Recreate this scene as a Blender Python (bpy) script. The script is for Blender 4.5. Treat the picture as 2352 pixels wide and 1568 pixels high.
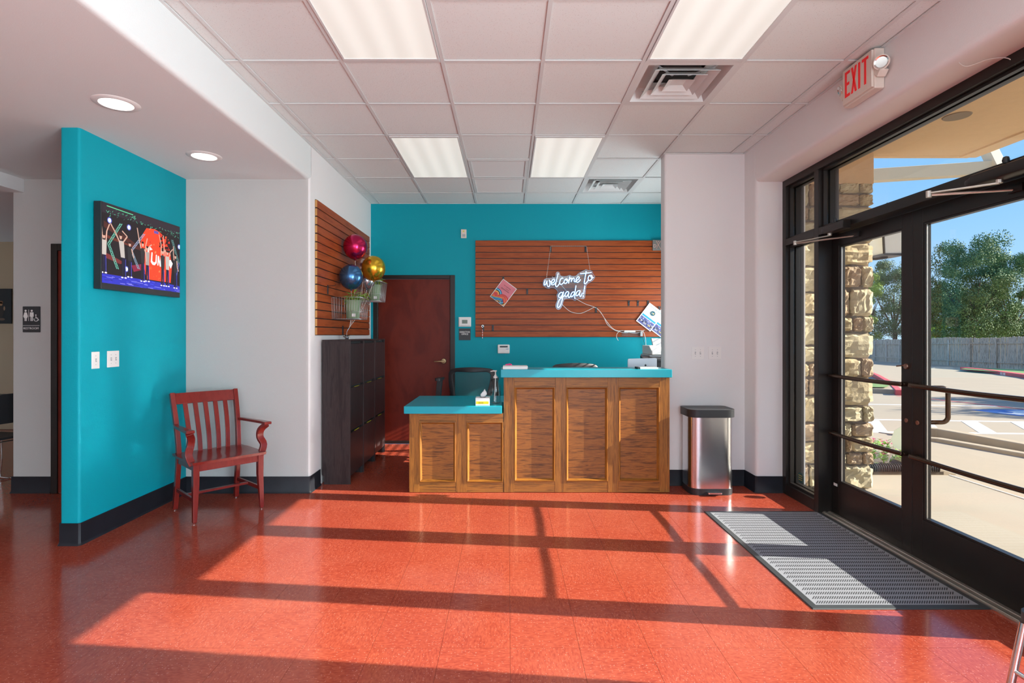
import bpy, math, random
from mathutils import Vector, Matrix
from mathutils.geometry import tessellate_polygon
random.seed(7)
PI = math.pi
for o in list(bpy.data.objects): bpy.data.objects.remove(o, do_unlink=True)
SC = bpy.context.scene
COL = SC.collection
# ------------------------------------------------------------------ camera
F = 1248.0; U0 = 1166.5; V0 = 770.0; H = 1.374
cd = bpy.data.cameras.new('camera'); cam = bpy.data.objects.new('camera', cd); COL.objects.link(cam)
cam.location = (0, 0, H); cam.rotation_euler = (PI/2, 0, 0)
cd.sensor_width = 36; cd.lens = 36*F/2352; cd.shift_x = 9.5/2352; cd.shift_y = -14/2352
cd.clip_start = .05; cd.clip_end = 500
SC.camera = cam
# ------------------------------------------------------------------ world, sun, exposure
w = bpy.data.worlds.new('world'); SC.world = w; w.use_nodes = True
nt = w.node_tree; nt.nodes.clear()
tcw = nt.nodes.new('ShaderNodeTexCoord'); sxw = nt.nodes.new('ShaderNodeSeparateXYZ'); rmp = nt.nodes.new('ShaderNodeValToRGB')
nt.links.new(tcw.outputs['Generated'], sxw.inputs[0]); nt.links.new(sxw.outputs[2], rmp.inputs[0])
el = rmp.color_ramp.elements; el[0].position = 0.0; el[0].color = (.50, .72, .95, 1); el[1].position = 1.0; el[1].color = (.10, .26, .72, 1)
e2 = rmp.color_ramp.elements.new(.22); e2.color = (.24, .52, .96, 1)
bgn = nt.nodes.new('ShaderNodeBackground'); bgn.inputs[1].default_value = 1.12
wo = nt.nodes.new('ShaderNodeOutputWorld')
nt.links.new(rmp.outputs[0], bgn.inputs[0]); nt.links.new(bgn.outputs[0], wo.inputs[0])
SUN = Vector((-1, .110, -.477)).normalized()
sd = bpy.data.lights.new('sun', 'SUN'); sd.energy = 13.5; sd.angle = .007; sd.color = (1, .93, .82)
so = bpy.data.objects.new('sun', sd); COL.objects.link(so); so.location = (12, 0, 8)
so.rotation_euler = SUN.to_track_quat('-Z', 'Y').to_euler()
def area(name, loc, rot, sx, sy, e, col=(1, 1, 1)):
    d = bpy.data.lights.new(name, 'AREA'); d.shape = 'RECTANGLE'; d.size = sx; d.size_y = sy; d.energy = e; d.color = col
    o = bpy.data.objects.new(name, d); COL.objects.link(o); o.location = loc; o.rotation_euler = rot; return o
# added fill lamp in the unseen front window, brightens the room
area('front_fill_light', (0.2, -3.95, 1.65), (math.radians(112), 0, 0), 3.6, 2.3, 75, (.84, .94, 1))
# added fill lamp at the unseen side window, tilted up to lift the ceiling
area('side_fill_light', (2.40, -.95, 1.45), (math.radians(122), 0, math.radians(90)), 3.1, 2.4, 370, (.80, .93, 1))
# lamp added on the room side of the office blinds to brighten the office
area('office_fill_light', (2.14, 6.02, 1.40), (math.radians(112), 0, math.radians(90)), 1.0, 1.4, 30, (.84, .95, 1))
SC.cycles.caustics_reflective = True; SC.cycles.blur_glossy = 0.0; SC.cycles.sample_clamp_indirect = 80.0
SC.view_settings.view_transform = 'Standard'; SC.view_settings.look = 'None'
SC.view_settings.exposure = 0.17; SC.view_settings.gamma = 1; SC.view_settings.use_curve_mapping = False
# ------------------------------------------------------------------ pixel -> world measuring helpers
def X(u, d): return (u-U0)*d/F
def Z(v, d): return H-(v-V0)*d/F
def gz(y): return 0.0 if y < 5.5 else -.0200*(y-5.5)
def gp(u, v, dz=0.0):
    d = 6.0
    for _ in range(30): d = F*(H-gz(d)-dz)/(v-V0)
    return Vector((X(u, d), d, gz(d)+dz))
# ------------------------------------------------------------------ materials
def newmat(name):
    m = bpy.data.materials.new(name); m.use_nodes = True; n = m.node_tree
    return m, n, n.nodes['Principled BSDF']
def inp(b, k, v):
    if k in b.inputs: b.inputs[k].default_value = v
def N(n, t, **kw):
    x = n.nodes.new(t)
    for k, v in kw.items(): setattr(x, k, v)
    return x
def mat(name, c, rough=.5, metal=0, bump=0, bscale=200, var=0, vscale=4, spec=.5, coat=0, aniso=None, emit=None, es=0):
    m, n, b = newmat(name)
    inp(b, 'Base Color', (*c, 1)); inp(b, 'Roughness', rough); inp(b, 'Metallic', metal); inp(b, 'Specular IOR Level', spec)
    if coat: inp(b, 'Coat Weight', coat); inp(b, 'Coat Roughness', .1)
    if emit: inp(b, 'Emission Color', (*emit, 1)); inp(b, 'Emission Strength', es)
    tc = N(n, 'ShaderNodeTexCoord')
    if var:
        no = N(n, 'ShaderNodeTexNoise'); no.inputs['Scale'].default_value = vscale; no.inputs['Detail'].default_value = 6
        n.links.new(tc.outputs['Object'], no.inputs['Vector'])
        mx = N(n, 'ShaderNodeMix', data_type='RGBA')
        mx.inputs['A'].default_value = (*[max(0, k*(1-var)) for k in c], 1); mx.inputs['B'].default_value = (*[min(1, k*(1+var)) for k in c], 1)
        n.links.new(no.outputs['Fac'], mx.inputs['Factor']); n.links.new(mx.outputs['Result'], b.inputs['Base Color'])
    if bump:
        mp = N(n, 'ShaderNodeMapping')
        if aniso: mp.inputs['Scale'].default_value = aniso
        n2 = N(n, 'ShaderNodeTexNoise'); n2.inputs['Scale'].default_value = bscale; n2.inputs['Detail'].default_value = 3
        bp = N(n, 'ShaderNodeBump'); bp.inputs['Strength'].default_value = bump; bp.inputs['Distance'].default_value = .004
        n.links.new(tc.outputs['Object'], mp.inputs['Vector']); n.links.new(mp.outputs[0], n2.inputs['Vector'])
        n.links.new(n2.outputs['Fac'], bp.inputs['Height']); n.links.new(bp.outputs[0], b.inputs['Normal'])
    return m
def wood(name, c1, c2, stretch, scale=6, rough=.35, grain=.5, dark=None, coat=.0, contrast=(.3, .7), spec=.4):
    m, n, b = newmat(name)
    tc = N(n, 'ShaderNodeTexCoord'); mp = N(n, 'ShaderNodeMapping'); mp.inputs['Scale'].default_value = stretch
    oi = N(n, 'ShaderNodeObjectInfo'); ad = N(n, 'ShaderNodeVectorMath', operation='ADD'); ml = N(n, 'ShaderNodeMath', operation='MULTIPLY'); ml.inputs[1].default_value = 37
    n.links.new(oi.outputs['Random'], ml.inputs[0]); n.links.new(tc.outputs['Object'], mp.inputs[0])
    n.links.new(mp.outputs[0], ad.inputs[0]); n.links.new(ml.outputs[0], ad.inputs[1])
    a = N(n, 'ShaderNodeTexNoise'); a.inputs['Scale'].default_value = scale; a.inputs['Detail'].default_value = 5; a.inputs['Distortion'].default_value = 1.2
    n.links.new(ad.outputs[0], a.inputs['Vector'])
    wv = N(n, 'ShaderNodeTexNoise'); wv.inputs['Scale'].default_value = scale*6; wv.inputs['Detail'].default_value = 8; wv.inputs['Roughness'].default_value = .7
    n.links.new(ad.outputs[0], wv.inputs['Vector'])
    # growth rings out of the low noise
    rg = N(n, 'ShaderNodeMath', operation='MULTIPLY'); rg.inputs[1].default_value = 14; sn = N(n, 'ShaderNodeMath', operation='SINE')
    n.links.new(a.outputs['Fac'], rg.inputs[0]); n.links.new(rg.outputs[0], sn.inputs[0])
    mr = N(n, 'ShaderNodeMapRange'); mr.inputs['From Min'].default_value = -1; mr.inputs['From Max'].default_value = 1
    n.links.new(sn.outputs[0], mr.inputs['Value'])
    mm = N(n, 'ShaderNodeMix', data_type='FLOAT'); mm.inputs['Factor'].default_value = grain
    n.links.new(mr.outputs[0], mm.inputs['A']); n.links.new(wv.outputs['Fac'], mm.inputs['B'])
    cr = N(n, 'ShaderNodeValToRGB'); cr.color_ramp.elements[0].position = contrast[0]; cr.color_ramp.elements[1].position = contrast[1]
    cr.color_ramp.elements[0].color = (*c1, 1); cr.color_ramp.elements[1].color = (*c2, 1)
    n.links.new(mm.outputs['Result'], cr.inputs[0]); n.links.new(cr.outputs[0], b.inputs['Base Color'])
    bp = N(n, 'ShaderNodeBump'); bp.inputs['Strength'].default_value = .12; bp.inputs['Distance'].default_value = .002
    n.links.new(wv.outputs['Fac'], bp.inputs['Height']); n.links.new(bp.outputs[0], b.inputs['Normal'])
    inp(b, 'Roughness', rough); inp(b, 'Specular IOR Level', spec); inp(b, 'Coat Weight', coat); inp(b, 'Coat Roughness', .15)
    return m
def print_mat(name, rough=.5, spec=.4, glow=0):
    m, n, b = newmat(name); a = N(n, 'ShaderNodeAttribute'); a.attribute_name = 'Col'
    n.links.new(a.outputs['Color'], b.inputs['Base Color']); inp(b, 'Roughness', rough); inp(b, 'Specular IOR Level', spec)
    if glow:
        n.links.new(a.outputs['Color'], b.inputs['Emission Color']); inp(b, 'Emission Strength', glow)
    return m
def glass_mat(name, tint=(.97, .99, .98), ior=1.45, rough=0.0, base=0.0):
    m = bpy.data.materials.new(name); m.use_nodes = True; n = m.node_tree; n.nodes.clear()
    t = N(n, 'ShaderNodeBsdfTransparent'); t.inputs[0].default_value = (*tint, 1)
    g = N(n, 'ShaderNodeBsdfGlossy'); g.inputs['Roughness'].default_value = rough
    lw = N(n, 'ShaderNodeLayerWeight'); pw = N(n, 'ShaderNodeMath', operation='POWER'); pw.inputs[1].default_value = 4.5; n.links.new(lw.outputs['Facing'], pw.inputs[0])
    fr = N(n, 'ShaderNodeMath', operation='MULTIPLY'); fr.inputs[1].default_value = .85; n.links.new(pw.outputs[0], fr.inputs[0])
    ad = N(n, 'ShaderNodeMath', operation='ADD'); ad.inputs[1].default_value = base+((ior-1)/(ior+1))**2; ad.use_clamp = True
    mx = N(n, 'ShaderNodeMixShader'); o = N(n, 'ShaderNodeOutputMaterial')
    n.links.new(fr.outputs[0], ad.inputs[0]); n.links.new(ad.outputs[0], mx.inputs[0]); n.links.new(t.outputs[0], mx.inputs[1]); n.links.new(g.outputs[0], mx.inputs[2]); n.links.new(mx.outputs[0], o.inputs[0])
    return m
def vct_mat():
    m, n, b = newmat('red_vinyl_tile')
    tc = N(n, 'ShaderNodeTexCoord'); oi = N(n, 'ShaderNodeObjectInfo'); ml = N(n, 'ShaderNodeMath', operation='MULTIPLY'); ml.inputs[1].default_value = 91
    n.links.new(oi.outputs['Random'], ml.inputs[0]); ad = N(n, 'ShaderNodeVectorMath', operation='ADD')
    n.links.new(tc.outputs['Object'], ad.inputs[0]); n.links.new(ml.outputs[0], ad.inputs[1])
    mp = N(n, 'ShaderNodeMapping'); mp.inputs['Scale'].default_value = (1, 2.6, 1); n.links.new(ad.outputs[0], mp.inputs[0])
    a = N(n, 'ShaderNodeTexNoise'); a.inputs['Scale'].default_value = 45; a.inputs['Detail'].default_value = 5; n.links.new(mp.outputs[0], a.inputs[0])
    cr = N(n, 'ShaderNodeValToRGB'); e = cr.color_ramp.elements
    e[0].position = .3; e[0].color = (.28, .036, .020, 1); e[1].position = .72; e[1].color = (.43, .080, .040, 1)
    n.links.new(a.outputs['Fac'], cr.inputs[0])
    # pale chips
    mp2 = N(n, 'ShaderNodeMapping'); mp2.inputs['Scale'].default_value = (1, 3.2, 1); n.links.new(ad.outputs[0], mp2.inputs[0])
    vo = N(n, 'ShaderNodeTexVoronoi'); vo.inputs['Scale'].default_value = 68; n.links.new(mp2.outputs[0], vo.inputs['Vector'])
    lt = N(n, 'ShaderNodeMath', operation='LESS_THAN'); lt.inputs[1].default_value = .20; n.links.new(vo.outputs['Distance'], lt.inputs[0])
    sp = N(n, 'ShaderNodeSeparateColor'); n.links.new(vo.outputs['Color'], sp.inputs[0])
    g2 = N(n, 'ShaderNodeMath', operation='GREATER_THAN'); g2.inputs[1].default_value = .70; n.links.new(sp.outputs[0], g2.inputs[0])
    mu = N(n, 'ShaderNodeMath', operation='MULTIPLY'); n.links.new(lt.outputs[0], mu.inputs[0]); n.links.new(g2.outputs[0], mu.inputs[1])
    mu2 = N(n, 'ShaderNodeMath', operation='MULTIPLY'); mu2.inputs[1].default_value = .7; n.links.new(mu.outputs[0], mu2.inputs[0])
    mx = N(n, 'ShaderNodeMix', data_type='RGBA'); mx.inputs['B'].default_value = (.85, .40, .30, 1)
    n.links.new(mu2.outputs[0], mx.inputs['Factor']); n.links.new(cr.outputs[0], mx.inputs['A'])
    # tile to tile tone and worn film on the wax
    ge = N(n, 'ShaderNodeNewGeometry'); w2 = N(n, 'ShaderNodeTexNoise'); w2.inputs['Scale'].default_value = 1.3; w2.inputs['Detail'].default_value = 6; w2.inputs['Roughness'].default_value = .6; n.links.new(ge.outputs['Position'], w2.inputs['Vector'])
    cr2 = N(n, 'ShaderNodeMapRange'); cr2.inputs['From Min'].default_value = .42; cr2.inputs['From Max'].default_value = .75; cr2.inputs['To Max'].default_value = .16; n.links.new(w2.outputs['Fac'], cr2.inputs['Value'])
    m3 = N(n, 'ShaderNodeMix', data_type='RGBA'); m3.inputs['B'].default_value = (.68, .24, .15, 1)
    n.links.new(cr2.outputs[0], m3.inputs['Factor']); n.links.new(mx.outputs['Result'], m3.inputs['A']); n.links.new(m3.outputs['Result'], b.inputs['Base Color'])
    rr = N(n, 'ShaderNodeMapRange'); rr.inputs['To Min'].default_value = .12; rr.inputs['To Max'].default_value = .19; n.links.new(w2.outputs['Fac'], rr.inputs['Value']); n.links.new(rr.outputs[0], b.inputs['Roughness'])
    bp = N(n, 'ShaderNodeBump'); bp.inputs['Strength'].default_value = .03; bp.inputs['Distance'].default_value = .002
    n3 = N(n, 'ShaderNodeTexNoise'); n3.inputs['Scale'].default_value = 12; n.links.new(ge.outputs['Position'], n3.inputs['Vector']); n.links.new(n3.outputs['Fac'], bp.inputs['Height']); n.links.new(bp.outputs[0], b.inputs['Normal'])
    inp(b, 'Specular IOR Level', .5)
    return m
def acoustic_mat():
    m, n, b = newmat('acoustic_tile'); tc = N(n, 'ShaderNodeTexCoord'); oi = N(n, 'ShaderNodeObjectInfo')
    ml = N(n, 'ShaderNodeMath', operation='MULTIPLY'); ml.inputs[1].default_value = 50; n.links.new(oi.outputs['Random'], ml.inputs[0])
    ad = N(n, 'ShaderNodeVectorMath', operation='ADD'); n.links.new(tc.outputs['Object'], ad.inputs[0]); n.links.new(ml.outputs[0], ad.inputs[1])
    vo = N(n, 'ShaderNodeTexVoronoi'); vo.inputs['Scale'].default_value = 110; n.links.new(ad.outputs[0], vo.inputs['Vector'])
    cr = N(n, 'ShaderNodeValToRGB'); e = cr.color_ramp.elements; e[0].position = .10; e[0].color = (.50, .47, .44, 1); e[1].position = .24; e[1].color = (.74, .79, .775, 1)
    n.links.new(vo.outputs['Distance'], cr.inputs[0])
    no = N(n, 'ShaderNodeTexNoise'); no.inputs['Scale'].default_value = 60; n.links.new(ad.outputs[0], no.inputs[0])
    mx = N(n, 'ShaderNodeMix', data_type='RGBA'); mx.inputs['A'].default_value = (.74, .79, .775, 1)
    st = N(n, 'ShaderNodeMapRange'); st.inputs['From Min'].default_value = .4; st.inputs['From Max'].default_value = .55; n.links.new(no.outputs['Fac'], st.inputs['Value'])
    n.links.new(st.outputs[0], mx.inputs['Factor']); n.links.new(cr.outputs[0], mx.inputs['B']); n.links.new(mx.outputs['Result'], b.inputs['Base Color'])
    bp = N(n, 'ShaderNodeBump'); bp.inputs['Strength'].default_value = .3; bp.inputs['Distance'].default_value = .002; n.links.new(vo.outputs['Distance'], bp.inputs['Height']); n.links.new(bp.outputs[0], b.inputs['Normal'])
    inp(b, 'Roughness', .9); return m
def lamp_mat():
    m, n, b = newmat('prismatic_diffuser'); tc = N(n, 'ShaderNodeTexCoord'); sx = N(n, 'ShaderNodeSeparateXYZ'); n.links.new(tc.outputs['Object'], sx.inputs[0])
    mu = N(n, 'ShaderNodeMath', operation='MULTIPLY'); mu.inputs[1].default_value = 2*PI/.16; n.links.new(sx.outputs[0], mu.inputs[0])
    cs = N(n, 'ShaderNodeMath', operation='COSINE'); n.links.new(mu.outputs[0], cs.inputs[0])
    mr = N(n, 'ShaderNodeMapRange'); mr.inputs['From Min'].default_value = -1; mr.inputs['From Max'].default_value = 1; mr.inputs['To Min'].default_value = .46; mr.inputs['To Max'].default_value = .55; n.links.new(cs.outputs[0], mr.inputs['Value'])
    inp(b, 'Base Color', (.5, .5, .47, 1)); inp(b, 'Emission Color', (1, .985, .90, 1)); n.links.new(mr.outputs[0], b.inputs['Emission Strength']); inp(b, 'Roughness', .4)
    return m
def neon_mat():
    return mat('neon_tube', (.9, .95, 1), .4, emit=(.80, .92, 1), es=1.5)
M = {}
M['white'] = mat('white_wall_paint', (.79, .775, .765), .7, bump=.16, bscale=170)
M['ceilpaint'] = mat('soft_white_ceiling_paint', (.74, .775, .765), .75, bump=.2, bscale=150)
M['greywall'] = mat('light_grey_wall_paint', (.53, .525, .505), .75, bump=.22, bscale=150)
M['tan'] = mat('tan_wall_paint', (.50, .38, .25), .8, bump=.15, bscale=150)
M['teal'] = mat('teal_wall_paint', (.0, .33, .405), .55, spec=.22, bump=.22, bscale=150)
M['tealtop'] = mat('teal_laminate', (.0, .36, .46), .30, bump=.05, bscale=60)
M['black'] = mat('black_rubber_base', (.012, .013, .018), .5, spec=.3, var=.5, vscale=9)
M['vct'] = vct_mat(); M['joint'] = mat('tile_joint', (.30, .08, .055), .8)
M['tile'] = acoustic_mat(); M['tee'] = mat('white_grid_metal', (.66, .69, .68), .5)
M['dark'] = mat('plenum_dark', (.03, .03, .03), .9)
M['bronze'] = mat('dark_bronze_aluminium', (.020, .016, .014), .36, metal=.35, bump=.06, bscale=900)
M['bar'] = mat('bronze_push_bar', (.10, .065, .045), .26, metal=.85)
M['glass'] = glass_mat('window_glass'); M['alu'] = mat('mill_aluminium', (.62, .58, .52), .38, metal=.9, bump=.2, bscale=60, aniso=(20, 1, 1))
M['lens'] = lamp_mat()
M['plastic'] = mat('white_plastic', (.83, .81, .78), .4); M['cream'] = mat('cream_plastic', (.74, .66, .58), .42)
M['blackplastic'] = mat('black_plastic', (.02, .021, .024), .42); M['greyplastic'] = mat('grey_plastic', (.42, .43, .44), .45)
M['steel'] = mat('brushed_steel', (.72, .72, .73), .20, metal=1, bump=.05, bscale=90, aniso=(1, 1, 40))
M['chrome'] = mat('chrome', (.8, .8, .8), .12, metal=1); M['wire'] = mat('galvanised_wire', (.52, .52, .52), .35, metal=.8)
M['stucco'] = mat('tan_stucco', (.62, .42, .24), .9, bump=.6, bscale=110, var=.06, vscale=20)
M['stone'] = mat('limestone', (.46, .36, .21), .9, bump=1.0, bscale=45, var=.28, vscale=9)
M['stone2'] = mat('pale_limestone', (.50, .42, .27), .9, bump=1.0, bscale=40, var=.22, vscale=8)
M['stone3'] = mat('brown_limestone', (.38, .27, .17), .9, bump=1.0, bscale=40, var=.3, vscale=8)
M['mortar'] = mat('mortar', (.26, .20, .15), .95, bump=.5, bscale=120)
M['concrete'] = mat('concrete', (.36, .285, .20), .85, bump=.25, bscale=60, var=.10, vscale=1.2)
M['concrete2'] = mat('entry_slab_concrete', (.35, .295, .225), .85, bump=.25, bscale=60, var=.14, vscale=1.5)
M['curb'] = mat('curb_concrete', (.40, .31, .21), .9, bump=.3, bscale=40, var=.15, vscale=5)
M['redpaint'] = mat('red_curb_paint', (.62, .06, .07), .7, var=.2, vscale=8); M['whitepaint'] = mat('white_road_paint', (.66, .66, .66), .7, var=.1, vscale=8)
M['bluepaint'] = mat('blue_road_paint', (.045, .17, .44), .7, var=.15, vscale=3)
M['grass'] = mat('grass', (.14, .24, .06), .9, bump=1, bscale=60, var=.4, vscale=5)
M['fence'] = wood('weathered_cedar', (.34, .265, .195), (.64, .51, .38), (4, 4, .4), 5, .9)
M['slat'] = wood('cherry_slatwall_laminate', (.26, .046, .010), (.37, .078, .017), (.9, .9, 14), 3.0, .42, .62, spec=.25)
M['slatedge'] = mat('raw_mdf_edge', (.50, .26, .08), .8); M['groove'] = mat('black_groove_insert', (.012, .012, .012), .5)
M['oakv'] = wood('dark_oak_vertical_grain', (.075, .023, .004), (.40, .155, .022), (34, 34, 1.3), 2.4, .42, .72, contrast=(.22, .74))
M['oakh'] = wood('dark_oak_horizontal_grain', (.075, .023, .004), (.40, .155, .022), (1.3, 1, 34), 2.4, .42, .72, contrast=(.22, .74))
M['oakp'] = wood('dark_oak_panel_veneer', (.060, .018, .004), (.35, .125, .020), (1.8, 1, 26), 2.6, .42, .65, contrast=(.20, .74))
M['doorwood'] = wood('dark_cherry_door', (.115, .014, .008), (.16, .021, .011), (2, 2, 1.0), 1.6, .36, .6, spec=.2)
M['chairwood'] = wood('red_cherry_chair_lacquer', (.16, .012, .010), (.215, .019, .014), (7, 7, 1), 3, .24, .8, coat=.2)
M['cabwood'] = wood('black_brown_laminate', (.016, .011, .012), (.040, .028, .028), (14, 14, 1.2), 3, .34, .7)
M['yellow'] = mat('yellow_sticker', (.75, .68, .03), .5); M['paper'] = mat('white_paper', (.85, .84, .82), .8)
M['print'] = print_mat('printed_sheet'); M['screen'] = print_mat('television_picture', .3, .2, .45)
M['neon'] = neon_mat(); M['neonblue'] = mat('neon_blue_casing', (.03, .35, .75), .4, emit=(.02, .30, .75), es=.55)
M['acrylic'] = glass_mat('clear_acrylic', (.86, .90, .95), 1.5, .05, .03)
M['cable'] = mat('white_cable', (.78, .76, .72), .5); M['chain'] = mat('chain_metal', (.66, .62, .57), .4, metal=.6)
M['leaf'] = mat('plant_leaf', (.24, .42, .06), .5, var=.4, vscale=30); M['pot'] = mat('sage_green_pot', (.20, .29, .17), .6)
for k, c in (('br', (.52, .02, .10)), ('bg', (.72, .46, .04)), ('bb', (.07, .20, .42)), ('bs', (.55, .42, .40)), ('bs2', (.45, .50, .56))):
    M[k] = mat({'br': 'chrome_magenta_balloon', 'bg': 'chrome_gold_balloon', 'bb': 'chrome_blue_balloon', 'bs': 'chrome_rose_balloon', 'bs2': 'chrome_silver_balloon'}[k], c, .20, metal=.85)
M['meshfab'] = glass_mat('black_mesh_fabric', (.50, .50, .50), 1.2, .6, .04)
M['clearplastic'] = glass_mat('clear_bottle_plastic', (.96, .98, .98), 1.45, .03, .03); M['gel'] = glass_mat('clear_gel', (.90, .94, .94), 1.33, .03, .0)
M['frost'] = mat('frosted_glass', (.75, .77, .76), .35)
M['ribd'] = mat('charcoal_carpet', (.31, .32, .36), .95, bump=1, bscale=500); M['ribl'] = mat('charcoal_carpet_rib', (.045, .047, .055), .95, bump=1, bscale=400)
M['rubber'] = mat('mat_rubber_edge', (.045, .05, .055), .5)
M['tree1'] = mat('oak_foliage', (.12, .19, .06), .75, var=.5, vscale=.6); M['tree2'] = mat('yellow_green_foliage', (.26, .36, .035), .7, var=.4, vscale=.7)  # tree2 is a yellow green leaf colour
M['tree3'] = mat('lime_foliage', (.42, .55, .07), .7, var=.3, vscale=1); M['bark'] = mat('bark', (.10, .075, .05), .9, bump=1, bscale=20)
M['pink'] = mat('pink_petals', (.75, .06, .25), .6); M['reflector'] = mat('lamp_reflector', (.75, .72, .70), .12, metal=1)
M['lcd'] = mat('lcd_green_grey', (.14, .17, .13), .3); M['brass'] = mat('aged_brass', (.25, .17, .09), .3, metal=.9)
M['exitred'] = mat('exit_red', (.72, .010, .015), .5, emit=(1, .02, .02), es=.12)
M['copper'] = mat('worn_copper', (.35, .20, .15), .3, metal=.9); M['downlight'] = mat('downlight_lens', (.9, .9, .85), .4, emit=(1, .95, .84), es=3.5)
M['darkwood'] = mat('dark_table_top', (.03, .02, .015), .4)
# ------------------------------------------------------------------ object helpers
def wloc(o):
    v = Vector((0, 0, 0))
    while o: v += o.location; o = o.parent
    return v
def tag(o, label=None, cat=None, group=None, kind=None):
    if label: o['label'] = label
    if cat: o['category'] = cat
    if group: o['group'] = group
    if kind: o['kind'] = kind
    return o
def root(name, loc=(0, 0, 0), label=None, cat=None, group=None, kind=None):
    o = bpy.data.objects.new(name, None); o.empty_display_size = .1; COL.objects.link(o); o.location = loc
    return tag(o, label, cat, group, kind)
def link(name, me, parent=None, loc=None):
    o = bpy.data.objects.new(name, me); COL.objects.link(o)
    if parent: o.parent = parent
    if loc is not None: o.location = loc
    return o
def dup(o, parent=None):
    c = o.copy(); COL.objects.link(c)
    if parent: c.parent = parent
    for ch in [k for k in o.children]: dup(ch, c)
    return c
def rpoly(pts, radii, seg=5):
    out = []; n = len(pts)
    for i in range(n):
        p = Vector(pts[i]); r = radii[i] if isinstance(radii, (list, tuple)) else radii
        if r <= 0: out.append(tuple(p)); continue
        a = (Vector(pts[i-1])-p).normalized(); b = (Vector(pts[(i+1) % n])-p).normalized()
        for k in range(seg+1):
            t = k/seg; q0 = p+a*r; q1 = p+b*r
            out.append(tuple(q0*(1-t)**2+p*2*t*(1-t)+q1*t*t))
    return out
class MB:
    def __init__(s): s.v = []; s.f = []; s.m = []; s.c = []; s.T = None
    def add(s, vs, fs, mi=0, col=None):
        b = len(s.v)
        for p in vs:
            p = Vector(p)
            if s.T is not None: p = s.T @ p
            s.v.append(p)
        for f in fs: s.f.append([b+i for i in f]); s.m.append(mi); s.c.append(col)
        return s
    def box(s, x0, x1, y0, y1, z0, z1, mi=0, T=None, col=None):
        vs = [(x, y, z) for z in (z0, z1) for y in (y0, y1) for x in (x0, x1)]
        if T is not None: vs = [T @ Vector(p) for p in vs]
        return s.add(vs, [(0, 2, 3, 1), (4, 5, 7, 6), (0, 1, 5, 4), (2, 6, 7, 3), (0, 4, 6, 2), (1, 3, 7, 5)], mi, col)
    def beam(s, p0, p1, w, h, up=(0, 0, 1), mi=0):
        p0 = Vector(p0); p1 = Vector(p1); d = (p1-p0).normalized(); up = Vector(up)
        sx = d.cross(up)
        if sx.length < 1e-4: sx = d.cross(Vector((1, 0, 0)))
        sx.normalize(); uz = sx.cross(d)
        vs = [p+sx*a*w/2+uz*b*h/2 for p in (p0, p1) for a, b in ((-1, -1), (1, -1), (1, 1), (-1, 1))]
        return s.add(vs, [(0, 1, 2, 3), (7, 6, 5, 4), (0, 4, 5, 1), (1, 5, 6, 2), (2, 6, 7, 3), (3, 7, 4, 0)], mi)
    def sweep(s, pts, w, h, up=(0, 0, 1), mi=0):
        pts = [Vector(p) for p in pts]; up = Vector(up); vs = []; n = len(pts)
        for i, p in enumerate(pts):
            d = (pts[min(i+1, n-1)]-pts[max(i-1, 0)]).normalized(); sx = d.cross(up).normalized(); uz = sx.cross(d)
            ww = w[i] if isinstance(w, (list, tuple)) else w; hh = h[i] if isinstance(h, (list, tuple)) else h
            vs += [p+sx*a*ww/2+uz*b*hh/2 for a, b in ((-1, -1), (1, -1), (1, 1), (-1, 1))]
        fs = [(0, 1, 2, 3), tuple(4*(n-1)+k for k in (3, 2, 1, 0))]
        for i in range(n-1):
            for k in range(4): a = 4*i+k; b = 4*i+(k+1) % 4; fs.append((a, a+4, b+4, b))
        return s.add(vs, fs, mi)
    def tube(s, pts, r, n=8, mi=0, closed=False):
        pts = [Vector(p) for p in pts]; L = len(pts); vs = []; a = None
        for i, p in enumerate(pts):
            if closed: d = (pts[(i+1) % L]-pts[i-1])
            else: d = (pts[min(i+1, L-1)]-pts[max(i-1, 0)])
            if d.length < 1e-9: d = Vector((0, 0, 1))
            d.normalize()
            if a is None:
                a = d.cross(Vector((0, 0, 1)) if abs(d.z) < .9 else Vector((1, 0, 0)))
            else:
                a = a-d*a.dot(d)
                if a.length < 1e-5: a = d.orthogonal()
            a.normalize(); b = d.cross(a)
            rr = r[i] if isinstance(r, (list, tuple)) else r
            vs += [p+a*math.cos(2*PI*k/n)*rr+b*math.sin(2*PI*k/n)*rr for k in range(n)]
        fs = []
        for i in range(L if closed else L-1):
            j = (i+1) % L
            for k in range(n): q = (k+1) % n; fs.append((i*n+k, i*n+q, j*n+q, j*n+k))
        if not closed: fs.append(tuple(range(n))[::-1]); fs.append(tuple((L-1)*n+k for k in range(n)))
        return s.add(vs, fs, mi)
    def lathe(s, prof, c, axis='z', n=32, mi=0, sq=None):
        vs = []; c = Vector(c)
        for r, h in prof:
            for k in range(n):
                a = 2*PI*k/n; p = Vector((r*math.cos(a), r*math.sin(a), h))
                if axis == 'x': p = Vector((p.z, p.x, p.y))
                elif axis == 'y': p = Vector((p.x, p.z, p.y))
                vs.append(c+p)
        fs = []
        for i in range(len(prof)-1):
            for k in range(n): q = (k+1) % n; fs.append((i*n+k, i*n+q, (i+1)*n+q, (i+1)*n+k))
        fs.append(tuple(range(n))[::-1]); fs.append(tuple((len(prof)-1)*n+k for k in range(n)))
        return s.add(vs, fs, mi)
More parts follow.
